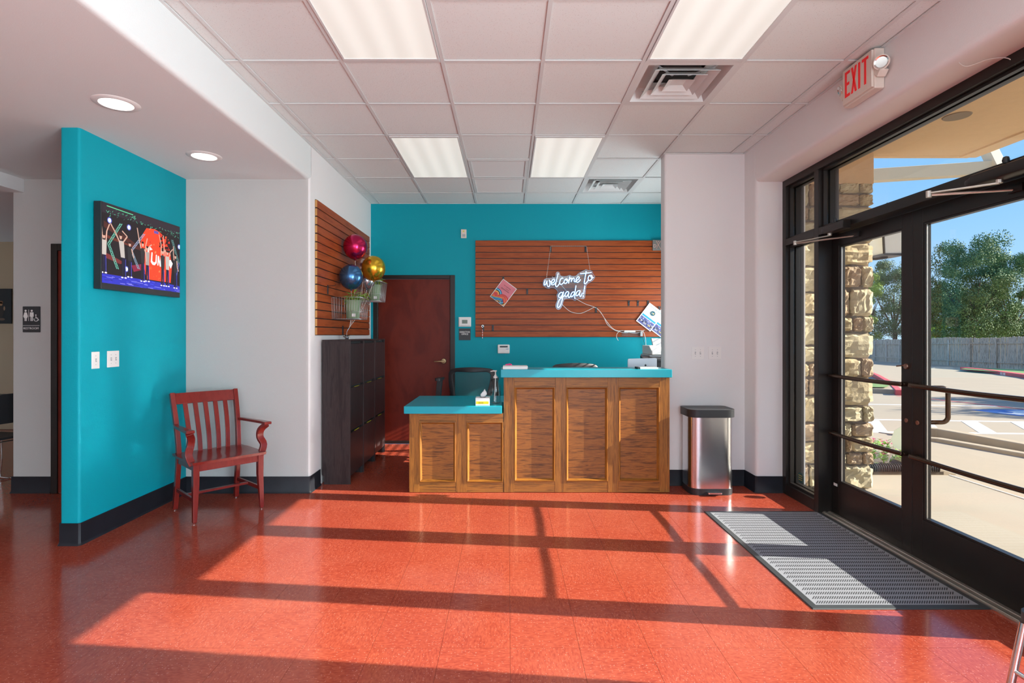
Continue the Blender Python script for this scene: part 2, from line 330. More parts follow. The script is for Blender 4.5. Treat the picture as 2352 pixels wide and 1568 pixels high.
    def prism(s, pts, a0, a1, axis='z', mi=0, col=None):
        n = len(pts)
        def mk(p, h):
            if axis == 'z': return Vector((p[0], p[1], h))
            if axis == 'y': return Vector((p[0], h, p[1]))
            return Vector((h, p[0], p[1]))
        vs = [mk(p, a0) for p in pts]+[mk(p, a1) for p in pts]
        tri = tessellate_polygon([[Vector((p[0], p[1], 0)) for p in pts]])
        fs = [tuple(t) for t in tri]+[tuple(i+n for i in t)[::-1] for t in tri]
        fs += [(i, (i+1) % n, (i+1) % n+n, i+n) for i in range(n)]
        return s.add(vs, fs, mi, col)
    def flat(s, pts, col, n=(0, 0, 0)):
        pts = [Vector(p) for p in pts]
        return s.add(pts, [tuple(range(len(pts)))], 0, col)
    def build(s, name, mt, parent=None, bevel=0, smooth=False, seg=2, local=False, recalc=True):
        me = bpy.data.meshes.new(name)
        base = Vector((0, 0, 0)); loc = None
        if parent is None and not local:
            xs = [p.x for p in s.v]; ys = [p.y for p in s.v]; zs = [p.z for p in s.v]
            base = Vector(((min(xs)+max(xs))/2, (min(ys)+max(ys))/2, min(zs))); loc = base
        elif parent is not None and not local: loc = -wloc(parent)
        me.from_pydata([p-base for p in s.v], [], s.f)
        mts = mt if isinstance(mt, (list, tuple)) else [mt]
        for q in mts: me.materials.append(q)
        me.polygons.foreach_set('material_index', s.m)
        if any(c is not None for c in s.c):
            at = me.color_attributes.new('Col', 'FLOAT_COLOR', 'CORNER'); i = 0; data = []
            for pl in me.polygons:
                c = s.c[pl.index] or (1, 1, 1)
                for _ in range(pl.loop_total): data += [c[0], c[1], c[2], 1]
            at.data.foreach_set('color', data)
        if recalc:
            import bmesh
            bm = bmesh.new(); bm.from_mesh(me); bmesh.ops.recalc_face_normals(bm, faces=bm.faces); bm.to_mesh(me); bm.free()
        if smooth:
            for p in me.polygons: p.use_smooth = True
            if smooth != 'all': me.set_sharp_from_angle(angle=math.radians(40))
        o = link(name, me, parent, loc)
        if bevel:
            b = o.modifiers.new('bevel', 'BEVEL'); b.width = bevel; b.segments = seg; b.limit_method = 'ANGLE'; b.angle_limit = math.radians(40)
            if not smooth:
                for p in me.polygons: p.use_smooth = True
                b.harden_normals = True
        return o
def Bx(name, mt, x0, x1, y0, y1, z0, z1, parent=None, bevel=0):
    return MB().box(x0, x1, y0, y1, z0, z1).build(name, mt, parent, bevel)
def bez(pts, n=8):
    pts = [Vector(p) for p in pts]; out = []; L = len(pts)
    for i in range(L-1):
        p0 = pts[max(i-1, 0)]; p1 = pts[i]; p2 = pts[i+1]; p3 = pts[min(i+2, L-1)]
        for k in range(n):
            t = k/n
            out.append(.5*((2*p1)+(p2-p0)*t+(2*p0-5*p1+4*p2-p3)*t*t+(3*p1-p0-3*p2+p3)*t**3))
    out.append(pts[-1]); return out
def text_mesh(txt, size, M4, mt, name='lettering', parent=None, ext=.0006, sx=1.0, align='CENTER', bold=0.0):
    cu = bpy.data.curves.new('t', 'FONT'); cu.body = txt; cu.size = size; cu.extrude = ext; cu.align_x = align; cu.align_y = 'CENTER'; cu.resolution_u = 2; cu.offset = bold
    ob = bpy.data.objects.new('t', cu); COL.objects.link(ob); bpy.context.view_layer.update()
    dg = bpy.context.evaluated_depsgraph_get(); me = bpy.data.meshes.new_from_object(ob.evaluated_get(dg)); bpy.data.objects.remove(ob)
    me.name = name; me.transform(M4 @ Matrix.Diagonal((sx, 1, 1, 1))); me.materials.clear(); me.materials.append(mt)
    return link(name, me, parent, -wloc(parent) if parent else None)
def FR(c, right, up):   # frame matrix: local x -> right, y -> up
    r = Vector(right).normalized(); u = Vector(up).normalized(); n = r.cross(u)
    m = Matrix((r, u, n)).transposed().to_4x4(); m.translation = Vector(c); return m
ST = 'structure'
def struct(o, label, cat='structure'): return tag(o, label, cat, None, ST)
# ================================================================== ROOM SHELL
CZ = 3.040; AZ = 2.735; YB = 6.86; XL = -1.73; XR = 2.17
YN = -4.0
# floor: individual vinyl tiles
fl = root('floor', (0, 3, 0)); struct(fl, 'glossy red speckled vinyl tile floor of the lobby', 'floor')
Bx('floor_slab', M['joint'], -8.2, 2.62, YN-.2, 8.2, -.08, -.0035, fl)
TS = .3048
tm = MB().box(-TS/2+.0006, TS/2-.0006, -TS/2+.0006, TS/2-.0006, -.0034, 0)
me = bpy.data.meshes.new('floor_tile'); me.from_pydata(tm.v, [], tm.f); me.materials.append(M['vct'])
rest = MB(); cnt = 0
for j in range(-21, 19):
    y = 2.39+TS*(j+.5)
    if y > 8.0 or y < YN: continue
    for i in range(-27, 9):
        x = .01+TS*(i+.5)
        if x < -8 or x-TS/2 > 2.50: continue
        vis = y > 1.95 and (x-.15)/y < .96 and (x+.16)/y > -.95
        if vis and y > 4.75:
            if x < -1.73 and x > -4.5: vis = False
            if x > -.75: vis = False
            if y > 6.86 and x > -4.4: vis = False
            if x < -4.5 and y > 6.2: vis = False
        if vis and x < -1.6 and y > 4.9 and x > -4.4: vis = False
        if vis and x > -2.9 and x < 1.0 and False: vis = False
        if vis and 1.6 < x < 2.3 and 2.9 < y < 4.1: vis = False
        if vis and cnt < 300:
            o = link('tile', me, fl, (x, y-3, 0)); cnt += 1
            if (i+j) % 2: o.rotation_euler = (0, 0, PI/2)
        elif not (y > 6.86+.16 and x > -1.4): rest.box(x-TS/2+.0006, x+TS/2-.0006, y-TS/2+.0006, y+TS/2-.0006, -.0034, 0)
tag(rest.build('tile_field', M['vct'], fl), kind='stuff')
print('floor tiles', cnt)
# walls
wb = MB().box(-1.95, 2.17, YB, YB+.15, 2.135, 3.2).box(-1.95, -1.70, YB, YB+.15, 0, 2.135).box(-.667, 2.17, YB, YB+.15, 0, 2.135)
struct(wb.build('wall_back', M['teal']), 'teal back wall behind the reception desk', 'wall')
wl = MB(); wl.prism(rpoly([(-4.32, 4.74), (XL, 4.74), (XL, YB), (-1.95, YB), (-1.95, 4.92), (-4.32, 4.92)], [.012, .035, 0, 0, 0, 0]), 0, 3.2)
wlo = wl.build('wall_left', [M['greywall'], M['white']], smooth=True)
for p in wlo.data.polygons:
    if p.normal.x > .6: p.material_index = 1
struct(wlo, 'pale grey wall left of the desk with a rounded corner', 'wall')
sf = MB().prism(rpoly([(XL, 3.2), (XL, AZ), (-8.2, AZ), (-8.2, 3.2)], [0, .035, 0, 0]), YN, 4.778, 'y')
struct(sf.build('ceiling_alcove', M['ceilpaint'], smooth=True), 'smooth lowered white ceiling over the left side', 'ceiling')
struct(MB().prism(rpoly([(-2.935, 3.56), (-2.807, 3.56), (-2.807, 4.739), (-2.935, 4.739)], [.02, .02, 0, 0]), 0, AZ).build('wall_partition', M['teal'], smooth=True), 'short teal partition wall holding the television', 'wall')
struct(Bx('wall_beam', M['white'], -4.42, -4.22, YN, 4.739, 2.62, AZ), 'low beam over the far left passage', 'beam')
# far-left room
struct(Bx('wall_far_room', M['tan'], -9.2, -4.3, 7.94, 8.1, 0, 2.9), 'tan wall of the room beyond the left passage', 'wall')
struct(Bx('wall_far_side', M['tan'], -9.3, -9.15, 4.6, 8.0, 0, 2.9), 'side wall of the far left room', 'wall')
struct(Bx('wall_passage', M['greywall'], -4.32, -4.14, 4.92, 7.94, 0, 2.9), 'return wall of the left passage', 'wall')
struct(Bx('ceiling_far_room', M['white'], -9.3, -4.14, 4.74, 8.1, 2.74, 2.9), 'ceiling of the far left room', 'ceiling')
struct(Bx('wall_west', M['white'], -8.35, -8.2, YN, 4.74, 0, 3.2), 'far west wall out of view', 'wall')
fw = MB().box(-8.3, -1.8, YN-.15, YN, 0, 3.2).box(2.2, 2.7, YN-.15, YN, 0, 3.2).box(-1.8, 2.2, YN-.15, YN, 0, .4).box(-1.8, 2.2, YN-.15, YN, 2.9, 3.2)
struct(fw.build('wall_front', M['white']), 'wall behind the camera with a wide window', 'wall')
# right wall
wr = MB()
wr.prism(rpoly([(XR, 4.75), (2.60, 4.75), (2.60, 5.45), (XR, 5.45)], [.035, 0, 0, 0]), 0, 3.2)
wr.box(XR, 2.60, 6.6, 7.0, 0, 3.2); wr.box(XR, 2.60, 5.45, 6.6, 0, .6); wr.box(XR, 2.60, 5.45, 6.6, 2.12, 3.2)
wr.prism(rpoly([(XR, 3.2), (XR, 2.716), (2.60, 2.716), (2.60, 3.2)], [0, .04, 0, 0]), YN, 4.751, 'y')
wr.prism(rpoly([(XR, 1.865), (XR, .75), (2.60, .75), (2.60, 1.865)], [.03, .03, 0, 0]), 0, 2.75)
wr.box(XR, 2.60, YN, -2.6, 0, 2.75)
struct(wr.build('wall_right', M['white'], smooth=True), 'white window wall with deep rounded reveals on the right', 'wall')
struct(MB().prism(rpoly([(1.437, 4.98), (XR+.01, 4.98), (XR+.01, 5.118), (1.437, 5.118)], [.025, 0, 0, .025]), 0, 3.2).build('wall_pillar', M['white'], smooth=True), 'white wall stub between desk and window', 'wall')
# roof deck
struct(Bx('roof', M['dark'], -9.4, 2.7, YN-.2, 8.2, 3.2, 3.35), 'roof deck above the ceilings', 'roof')
# baseboards (black cove base)
def base(pts, side, z=.144):
    """pts: plan polyline, room is on the left-hand normal side given by sgn"""
    m = MB(); prof = [(0, z), (.006, z), (.007, .02), (.012, .006), (.016, 0), (0, 0)]
    P = [Vector((p[0], p[1], 0)) for p in pts]; n = len(P); rings = []
    for i, p in enumerate(P):
        d0 = (P[i]-P[i-1]).normalized() if i else None; d1 = (P[i+1]-P[i]).normalized() if i < n-1 else None
        if d0 is None: nn = Vector((-d1.y, d1.x, 0))
        elif d1 is None: nn = Vector((-d0.y, d0.x, 0))
        else:
            a = Vector((-d0.y, d0.x, 0)); b = Vector((-d1.y, d1.x, 0)); nn = (a+b); nn = nn/(nn.dot(a)) if nn.dot(a) > .1 else a
        rings.append([p+nn*q*side+Vector((0, 0, h)) for q, h in prof])
    k = len(prof); m.v = [q for r in rings for q in r]
    for i in range(n-1):
        for a in range(k): b = (a+1) % k; m.f.append([i*k+a, i*k+b, (i+1)*k+b, (i+1)*k+a]); m.m.append(0); m.c.append(None)
    m.f.append(list(range(k))); m.f.append([(n-1)*k+a for a in range(k)]); m.m += [0, 0]; m.c += [None, None]
    return m
def bb(pts, side, name, label):
    struct(base(pts, side).build(name, M['black'], smooth=True), label, 'baseboard')
bb([(-2.807, 4.739), (XL-.012, 4.739), (XL-.001, 4.748), (XL+.001, 4.76), (XL+.001, 5.0)], -1, 'baseboard_left', 'black cove base along the grey wall behind the red chair')
bb([(-2.935, 3.70), (-2.935, 3.565), (-2.93, 3.559), (-2.812, 3.559), (-2.806, 3.565), (-2.806, 4.73)], -1, 'baseboard_partition', 'black cove base round the teal partition')
bb([(-4.321, 4.9), (-4.321, 4.739), (-3.985, 4.739)], -1, 'baseboard_passage', 'black cove base under the restroom sign')
bb([(1.45, 4.979), (2.169, 4.979), (2.169, 4.76), (2.182, 4.749), (2.399, 4.749)], -1, 'baseboard_right', 'black cove base behind the bin to the window')
bb([(-.66, 6.859), (1.45, 6.859)], -1, 'baseboard_back', 'black cove base along the teal back wall')
# ------------------------------------------------------------------ suspended ceiling
GX = [-1.616+.6096*k for k in range(7)]; GX[6] = 2.042
GY = [3.296+.6096*k for k in range(-12, 6)]
ce = root('ceiling', (0, 3, CZ)); struct(ce, 'suspended ceiling of white perforated acoustic tiles in a metal grid', 'ceiling')
xs = [XL]+GX+[XR]; ys = [YN]+[g for g in GY if g > YN]+[YB]
lights = {(1, 1.467), (4, 1.467)}; special = []
tmesh = {}
rest = MB()
def cell_kind(i, yc):
    # i indexes xs cells (0 = left strip)
    for (ci, y0, y1) in ((2, 2.077, 3.296), (5, 2.077, 3.296), (2, 4.515, 5.734), (4, 4.515, 5.734)):
        if i == ci and y0 < yc < y1: return 'light'
    if i == 5 and (3.30 < yc < 3.9 or 5.74 < yc < 6.34): return 'vent'
    if i == 3 and 5.13 < yc < 6.34: return 'grille'
    return 'tile'
LIT_BACK = ((2, -1.58, -.362), (5, -1.58, -.362))
for i in range(len(xs)-1):
    for j in range(len(ys)-1):
        x0, x1, y0, y1 = xs[i], xs[i+1], ys[j], ys[j+1]; xc = (x0+x1)/2; yc = (y0+y1)/2
        if cell_kind(i, yc) != 'tile': continue
        if any(i == a and b < yc < c for a, b, c in LIT_BACK): continue
        if xc > 2.1 and yc > 4.98 or (xc > 1.9 and yc > 6.9): pass
        if y1 > 2.05:
            key = (round(x1-x0, 3), round(y1-y0, 3))
            if key not in tmesh:
                m = MB().box(-(x1-x0)/2+.004, (x1-x0)/2-.004, -(y1-y0)/2+.004, (y1-y0)/2-.004, 0, .014); q = bpy.data.meshes.new('ceiling_tile'); q.from_pydata(m.v, [], m.f); q.materials.append(M['tile']); tmesh[key] = q
            link('ceiling_tile', tmesh[key], ce, (xc, yc-3, .001+random.random()*.002))
        else: rest.box(x0+.004, x1-.004, y0+.004, y1-.004, CZ+.001, CZ+.015)
tag(rest.build('ceiling_tile_field', M['tile'], ce), kind='stuff')
for x in GX: MB().box(x-.012, x+.012, YN, YB, CZ-.006, CZ-.0005).build('main_runner', M['tee'], ce, .001)
for y in [g for g in GY if g > YN]:
    for i in range(len(xs)-1):
        if abs(y-2.686) < .02 and i in (2, 5) or abs(y-5.125) < .02 and i in (2, 4): continue
        if y < 2.0: continue
        MB().box(xs[i]+.0125, xs[i+1]-.0125, y-.012, y+.012, CZ-.006, CZ-.0005).build('cross_tee', M['tee'], ce)
MB().box(XL, XL+.018, YN, YB, CZ-.007, CZ-.0005).box(XR-.018, XR, YN, 4.98, CZ-.007, CZ-.0005).box(XL+.018, XR, YB-.018, YB, CZ-.007, CZ-.0005).build('wall_angle', M['tee'], ce)
MB().box(1.422, 2.15, 4.962, 4.98, CZ-.008, CZ-.0005).box(1.422, 1.437, 4.98, 5.118, CZ-.008, CZ-.0005).build('pillar_angle', M['tee'], ce)
Bx('plenum', M['dark'], XL, XR, YN, YB, CZ+.09, CZ+.10, ce)
def ceil_light(x0, x1, y0, y1, label, group):
    r = root('ceiling_light', ((x0+x1)/2, (y0+y1)/2, CZ-.02), label, 'ceiling light', group)
    e = .014; f = .028
    m = MB().box(x0+e, x1-e, y0+e, y0+f+e, CZ-.012, CZ+.03).box(x0+e, x1-e, y1-f-e, y1-e, CZ-.012, CZ+.03).box(x0+e, x0+f, y0+f+e, y1-f-e, CZ-.012, CZ+.03).box(x1-f, x1-e, y0+f+e, y1-f-e, CZ-.012, CZ+.03)
    m.build('frame', M['tee'], r, .002)
    d = MB().box(-(x1-x0)/2+f, (x1-x0)/2-f, -(y1-y0)/2+f+e, (y1-y0)/2-f-e, .012, .016).build('diffuser', M['lens'], r, local=True)
    return r
ceil_light(GX[1], GX[2], 2.077, 3.296, 'large fluorescent ceiling panel nearest the camera on the left', 'fluorescent ceiling panels')
ceil_light(GX[4], GX[5], 2.077, 3.296, 'large fluorescent ceiling panel nearest the camera on the right, before the air diffuser', 'fluorescent ceiling panels')
ceil_light(GX[1], GX[2], 4.515, 5.734, 'smaller-looking far fluorescent panel left of the return grille', 'fluorescent ceiling panels')
ceil_light(GX[3], GX[4], 4.515, 5.734, 'smaller-looking far fluorescent panel right of the return grille', 'fluorescent ceiling panels')
for (a, b, c), sd0 in zip(LIT_BACK, ('left', 'right')): ceil_light(xs[a], xs[a+1], b, c, 'fluorescent ceiling panel behind the camera on the '+sd0, 'fluorescent panels behind the camera')
# air diffusers
def vent(x0, y0, label):
    s = .6096; cx = x0+s/2; cy = y0+s/2; r = root('air_diffuser', (cx, cy, CZ-.02), label, 'air vent', 'square ceiling air diffusers')
    def ring(o, i, zo, zi, name, t=.003):
        m = MB(); vs = []
        for h, zz in ((o, zo), (i, zi), (i, zi+t), (o, zo+t)): vs += [(cx-h, cy-h, zz), (cx+h, cy-h, zz), (cx+h, cy+h, zz), (cx-h, cy+h, zz)]
        fs = []
        for a in range(4):
            for k in range(4): q = (k+1) % 4; b = (a+1) % 4; fs.append((a*4+k, a*4+q, b*4+q, b*4+k))
        m.add(vs, fs); return m.build(name, M['tee'], r)
    ring(.293, .262, CZ-.006, CZ-.006, 'frame')
    ring(.262, .222, CZ-.006, CZ+.075, 'collar')
    ring(.205, .155, CZ-.010, CZ+.028, 'louver'); ring(.145, .100, CZ-.010, CZ+.026, 'louver')
    m = MB(); h = .085; m.add([(cx-h, cy-h, CZ-.012), (cx+h, cy-h, CZ-.012), (cx+h, cy+h, CZ-.012), (cx-h, cy+h, CZ-.012), (cx-.045, cy-.045, CZ+.012), (cx+.045, cy-.045, CZ+.012), (cx+.045, cy+.045, CZ+.012), (cx-.045, cy+.045, CZ+.012)],
                             [(0, 1, 5, 4), (1, 2, 6, 5), (2, 3, 7, 6), (3, 0, 4, 7), (4, 5, 6, 7)]); m.build('center_plate', M['tee'], r)
    for sx_ in (-1, 1):
        for sy_ in (-1, 1): MB().beam((cx+sx_*.05, cy+sy_*.05, CZ+.03), (cx+sx_*.19, cy+sy_*.19, CZ+.03), .012, .004).build('bracket', M['greyplastic'], r)
    MB().lathe([(.001, CZ+.074), (.15, CZ+.074), (.15, CZ+.078)], (cx, cy, 0), n=28).build('duct_opening', M['dark'], r)
    ring(.222, .15, CZ+.0755, CZ+.0755, 'back_pan')
    return r
vent(GX[4], 3.296, 'square white air diffuser touching the right near light panel'); vent(GX[4], 5.734, 'small-looking far air diffuser above the right of the slatted wall panel')
rg = root('return_grille', ((GX[2]+GX[3])/2, 5.734, CZ-.02), 'white slatted return air grille between the two far light panels, dusty', 'air vent')
for y0 in (5.125, 5.734):
    x0, x1, y1 = GX[2], GX[3], y0+.6096
    MB().box(x0+.014, x1-.014, y0+.014, y0+.045, CZ-.010, CZ+.01).box(x0+.014, x1-.014, y1-.045, y1-.014, CZ-.010, CZ+.01).box(x0+.014, x0+.045, y0+.045, y1-.045, CZ-.010, CZ+.01).box(x1-.045, x1-.014, y0+.045, y1-.045, CZ-.010, CZ+.01).build('frame', M['tee'], rg, .002)
    m = MB(); k = 0
    while y0+.055+k*.014 < y1-.05:
        yy = y0+.055+k*.014; m.beam((x0+.045, yy, CZ), (x1-.045, yy, CZ), .0125, .0015, up=(0, .5, 1)); k += 1
    tag(m.build('louvers', M['tee'], rg), kind='stuff')
# downlights
for (x, y, lab) in ((-2.297, 3.187, 'round recessed downlight nearest the camera in the lowered ceiling'), (-2.304, 4.123, 'round recessed downlight near the grey wall, farther of two')):
    r = root('downlight', (x, y, AZ-.01), lab, 'ceiling light', 'round recessed downlights')
    MB().lathe([(.085, AZ-.002), (.088, AZ-.008), (.112, AZ-.007), (.122, AZ-.001), (.122, AZ+.001), (.085, AZ+.001)], (x, y, 0), n=40).build('trim_ring', M['plastic'], r, smooth=True)
    MB().lathe([(.001, AZ-.004), (.084, AZ-.004), (.084, AZ-.001)], (x, y, 0), n=40).build('lens', M['downlight'], r)
# ================================================================== STOREFRONT
FX0, FX1 = 2.40, 2.56
win = root('window_1', (2.48, 3.39, 0)); struct(win, 'dark bronze storefront frame with sidelights and transom on the right', 'window')
def fr(name, *a, parent=win, bevel=.0025, mt=None): return Bx(name, mt or M['bronze'], *a, parent, bevel)
YE0, YE1 = 1.865, 4.75       # frame extents
fr('head_rail', FX0, FX1, YE0, YE1, 2.660, 2.716)
fr('mullion', FX0, FX1, YE1-.055, YE1, 0, 2.660); fr('mullion', FX0, FX1, YE0, YE0+.055, 0, 2.660)
for (a, b) in ((4.200, 4.260), (2.442, 2.490)):
    fr('mullion', FX0, FX1, a, b, 0, 2.660)
fr('transom_bar', FX0, FX1, YE0+.055, 2.442, 2.148, 2.204); fr('transom_bar', FX0, FX1, 2.490, 4.200, 2.148, 2.204); fr('transom_bar', FX0, FX1, 4.260, YE1-.055, 2.148, 2.204)
fr('sill_rail', FX0, FX1, 4.260, YE1-.055, 0, .09); fr('sill_rail', FX0, FX1, YE0+.055, 2.442, 0, .09)
# inner stops give the double-line profile
for (a, b, z0, z1) in ((4.260, YE1-.055, .09, 2.148), (4.260, YE1-.055, 2.204, 2.660), (2.490, 4.200, 2.204, 2.660), (YE0+.055, 2.442, .09, 2.148), (YE0+.055, 2.442, 2.204, 2.660)):
    m = MB(); t = .018
    for xx0, xx1 in ((2.430, 2.460), (2.480, 2.510)):
        m.box(xx0, xx1, a, a+t, z0, z1).box(xx0, xx1, b-t, b, z0, z1).box(xx0, xx1, a+t, b-t, z0, z0+t).box(xx0, xx1, a+t, b-t, z1-t, z1)
    m.build('glazing_stop', M['bronze'], win, .0015)
    Bx('pane', M['glass'], 2.467, 2.473, a+.004, b-.004, z0+.004, z1-.004, win)
MB().box(2.428, 2.575, 2.491, 4.199, .0, .012).box(2.434, 2.452, 2.491, 4.199, .012, .016).box(2.475, 2.493, 2.491, 4.199, .012, .016).build('threshold', M['alu'], win, .002)
m = MB().tube(bez([(2.19, 2.66, 2.728), (2.26, 2.68, 2.70), (2.32, 2.62, 2.705), (2.39, 2.60, 2.70), (2.415, 2.585, 2.66)]), .0022, 6); tag(m.build('sensor_wire', M['cable']), 'thin loose white wire hanging from the header over the door', 'wire')
# doors
def sdoor(name, y0, y1, hinge_far, lab):
    r = root(name, (2.53, (y0+y1)/2, 0)); struct(r, lab, 'door'); x0, x1 = 2.505, 2.55; s = .085
    Bx('stile', M['bronze'], x0, x1, y0, y0+s, .012, 2.143, r, .004); Bx('stile', M['bronze'], x0, x1, y1-s, y1, .012, 2.143, r, .004)
    Bx('top_rail', M['bronze'], x0, x1, y0+s, y1-s, 2.053, 2.143, r, .002); Bx('bottom_rail', M['bronze'], x0, x1, y0+s, y1-s, .012, .262, r, .002)
    m = MB(); t = .012
    m.box(x0+.004, x1-.004, y0+s, y0+s+t, .262, 2.053).box(x0+.004, x1-.004, y1-s-t, y1-s, .262, 2.053).box(x0+.004, x1-.004, y0+s+t, y1-s-t, .262, .262+t).box(x0+.004, x1-.004, y0+s+t, y1-s-t, 2.053-t, 2.053)
    m.build('glazing_bead', M['bronze'], r, .001)
    MB().box(x0+.012, x0+.018, y0+s+t, y0+s+t+.004, .275, 2.05).box(x0+.012, x0+.018, y1-s-t-.004, y1-s-t, .275, 2.05).build('gasket', M['alu'], r)
    Bx('pane', M['glass'], 2.525, 2.531, y0+s+.004, y1-s-.004, .266, 2.049, r)
    for z in (1.068, .632):
        xb = x0-.040
        pts = [(x0, y0+.045, z), (xb+.010, y0+.045, z), (xb, y0+.070, z), (xb, (y0+y1)/2, z-.004), (xb, y1-.070, z), (xb+.010, y1-.045, z), (x0, y1-.045, z)]
        MB().tube(bez(pts, 5), .0145, 12).build('push_bar', M['bar'], r, smooth='all')
    ym = y0+.045 if hinge_far else y1-.045
    MB().lathe([(.012, x0-.006), (.014, x0-.004), (.014, x0+.001)], (0, ym, .84), 'x', 20).build('lock_cylinder', M['copper'], r)
    # closer
    return r, x0
d1, x0 = sdoor('door_1', 3.368, 4.198, True, 'far glass entrance door leaf with two bronze push bars')
d2, x0 = sdoor('door_2', 2.492, 3.365, False, 'near glass entrance door leaf with two bronze push bars')
MB().lathe([(.016, x0-.012), (.018, x0-.008), (.018, x0+.001)], (0, 3.41, 1.18), 'x', 18).beam((x0-.014, 3.425, 1.185), (x0-.02, 3.47, 1.178), .012, .008).build('thumb_turn', M['copper'], d1)
def closer(d, yb0, yb1, ya, ye, ys_, xe):
    c = MB()
    prof = [(2.342, 2.146), (2.345, 2.131), (2.36, 2.124), (2.399, 2.124), (2.399, 2.188), (2.36, 2.188), (2.345, 2.181)]
    c.prism(prof, yb0, yb1, 'y'); b = c.build('door_closer', M['bronze'], d, .004)
    MB().lathe([(.02, yb1-.002), (.024, yb1+.02), (.018, yb1+.04)], (2.37, 0, 2.156), 'y', 18).build('end_cap', M['blackplastic'], b, smooth=True)
    e = Vector((xe, ye, 2.125))
    MB().lathe([(.014, 2.108), (.014, 2.13)], (2.37, ya, 0), n=14).beam((2.37, ya, 2.108), e+Vector((0, 0, -.008)), .022, .006).build('arm', M['alu'], b)
    MB().tube([e+Vector((0, 0, -.018)), (2.495, ys_, 2.092)], .0065, 8).lathe([(.013, 2.095), (.013, 2.128)], (e.x, e.y, 0), n=12).build('arm', M['alu'], b)
    Bx('bracket', M['bronze'], 2.489, 2.506, ys_-.05, ys_+.03, 2.078, 2.115, b, .002)
    MB().lathe([(.001, 2.205), (.012, 2.21), (.016, 2.225), (.012, 2.24), (.001, 2.245)], (2.42, ya+.02, 0), n=14).build('knob', M['blackplastic'], b, smooth=True)
closer(d1, 3.80, 4.04, 4.00, 4.34, 3.91, 2.295)
closer(d2, 2.38, 2.76, 2.62, 2.84, 2.68, 2.20)
# outside pull handle on door 2
xo = 2.55
hp = [(xo, 3.30, 1.056), (xo+.085, 3.30, 1.056)]+[(xo+.085+.032*math.sin(a*PI/12), 3.30-.008*a/6, 1.024+.032*math.cos(a*PI/12)) for a in range(1, 7)]+[(xo+.117, 3.292, .878)]+[(xo+.085+.032*math.cos(a*PI/12), 3.292+.008*a/6, .878-.032*math.sin(a*PI/12)) for a in range(1, 7)]+[(xo, 3.30, .846)]
MB().tube(hp, .0135, 12).build('pull_handle', M['bar'], d2, smooth='all')
# stickers
m = MB(); c = (2.46, 4.58, .175)
m.flat([(2.4655, c[1]+.045*math.cos(PI/8+PI/4*k), c[2]+.045*math.sin(PI/8+PI/4*k)) for k in range(8)], (.02, .07, .07))
for k in (-1, 0, 1): m.flat([(2.4652, c[1]-.03, c[2]+k*.018-.003), (2.4652, c[1]+.03, c[2]+k*.018-.003), (2.4652, c[1]+.03, c[2]+k*.018+.003), (2.4652, c[1]-.03, c[2]+k*.018+.003)], (.5, .38, .08))
tag(m.build('window_sticker', M['print'], recalc=False), 'dark octagonal alarm sticker low on the narrow sidelight', 'sticker')
m = MB(); m.box(2.4654, 2.4662, 4.285, 4.35, 1.42, 1.55, col=(.55, .75, .82)); m.box(2.4650, 2.4654, 4.288, 4.347, 1.455, 1.515, col=(.85, .9, .92))
tag(m.build('window_notice', M['print']), 'small pale blue notice taped inside the sidelight', 'notice')
m = MB().box(x0-.002, x0, 4.13, 4.175, .225, .245); tag(m.build('maker_label', M['plastic'], d1))
# second storefront behind the camera, unseen, added to let in ambient light
w2 = root('window_2', (2.48, -.9, 0)); struct(w2, 'unseen second storefront window added behind the camera', 'window')
for y in (-2.6, -1.57, -.53, .70): Bx('mullion', M['bronze'], FX0, FX1, y, y+.05, 0, 2.722, w2)
Bx('transom_bar', M['bronze'], FX0, FX1, -2.6, .75, 2.135, 2.205, w2); Bx('sill_rail', M['bronze'], FX0, FX1, -2.6, .75, 0, .09, w2)
# office window with blinds (right wall of the office, behind the pillar)
w3 = root('window_3', (2.4, 6.02, .6)); struct(w3, 'office side window with horizontal blinds', 'window')
for a in ((2.45, 2.50, 5.45, 5.50, .6, 2.12), (2.45, 2.50, 6.55, 6.6, .6, 2.12), (2.45, 2.50, 5.5, 6.55, .6, .65), (2.45, 2.50, 5.5, 6.55, 2.07, 2.12)): Bx('frame', M['bronze'], *a, w3)
k = 0
while .66+k*.052 < 2.06:
    zz = .66+k*.052; MB().beam((2.40, 5.51, zz), (2.40, 6.54, zz), .050, .003, up=(-.20, 0, 1)).build('blind_slat', M['plastic'], w3); k += 1
# ================================================================== EXTERIOR
ext = MB().box(2.60, 2.62, 5.3, 8.2, 3.0, 4.2)
struct(ext.build('wall_exterior', M['stucco']), 'tan stucco wall above the office window outside', 'wall')
can = MB().box(2.54, 4.23, -4.2, 4.93, 3.0, 3.35).box(2.60, 4.23, 4.93, 5.0, 3.0, 3.02).box(2.54, 2.62, -4.2, 4.95, 2.722, 3.0)
struct(can.build('canopy_soffit', M['stucco'], bevel=.01), 'tan stucco canopy soffit over the entrance', 'canopy')
MB_ = MB().box(4.10, 4.245, -4.2, 4.93, 2.985, 3.0); struct(MB_.build('trim_1', M['stucco']), 'thin drip edge under the outer canopy edge', 'trim')
tag(MB().lathe([(.001, 2.994), (.085, 2.994), (.09, 3.0)], (3.33, 4.03, 0), n=32).build('soffit_light', mat('soffit_light_brown', (.20, .14, .08), .6)), 'brown round light cover flush in the outside canopy', 'outdoor light')
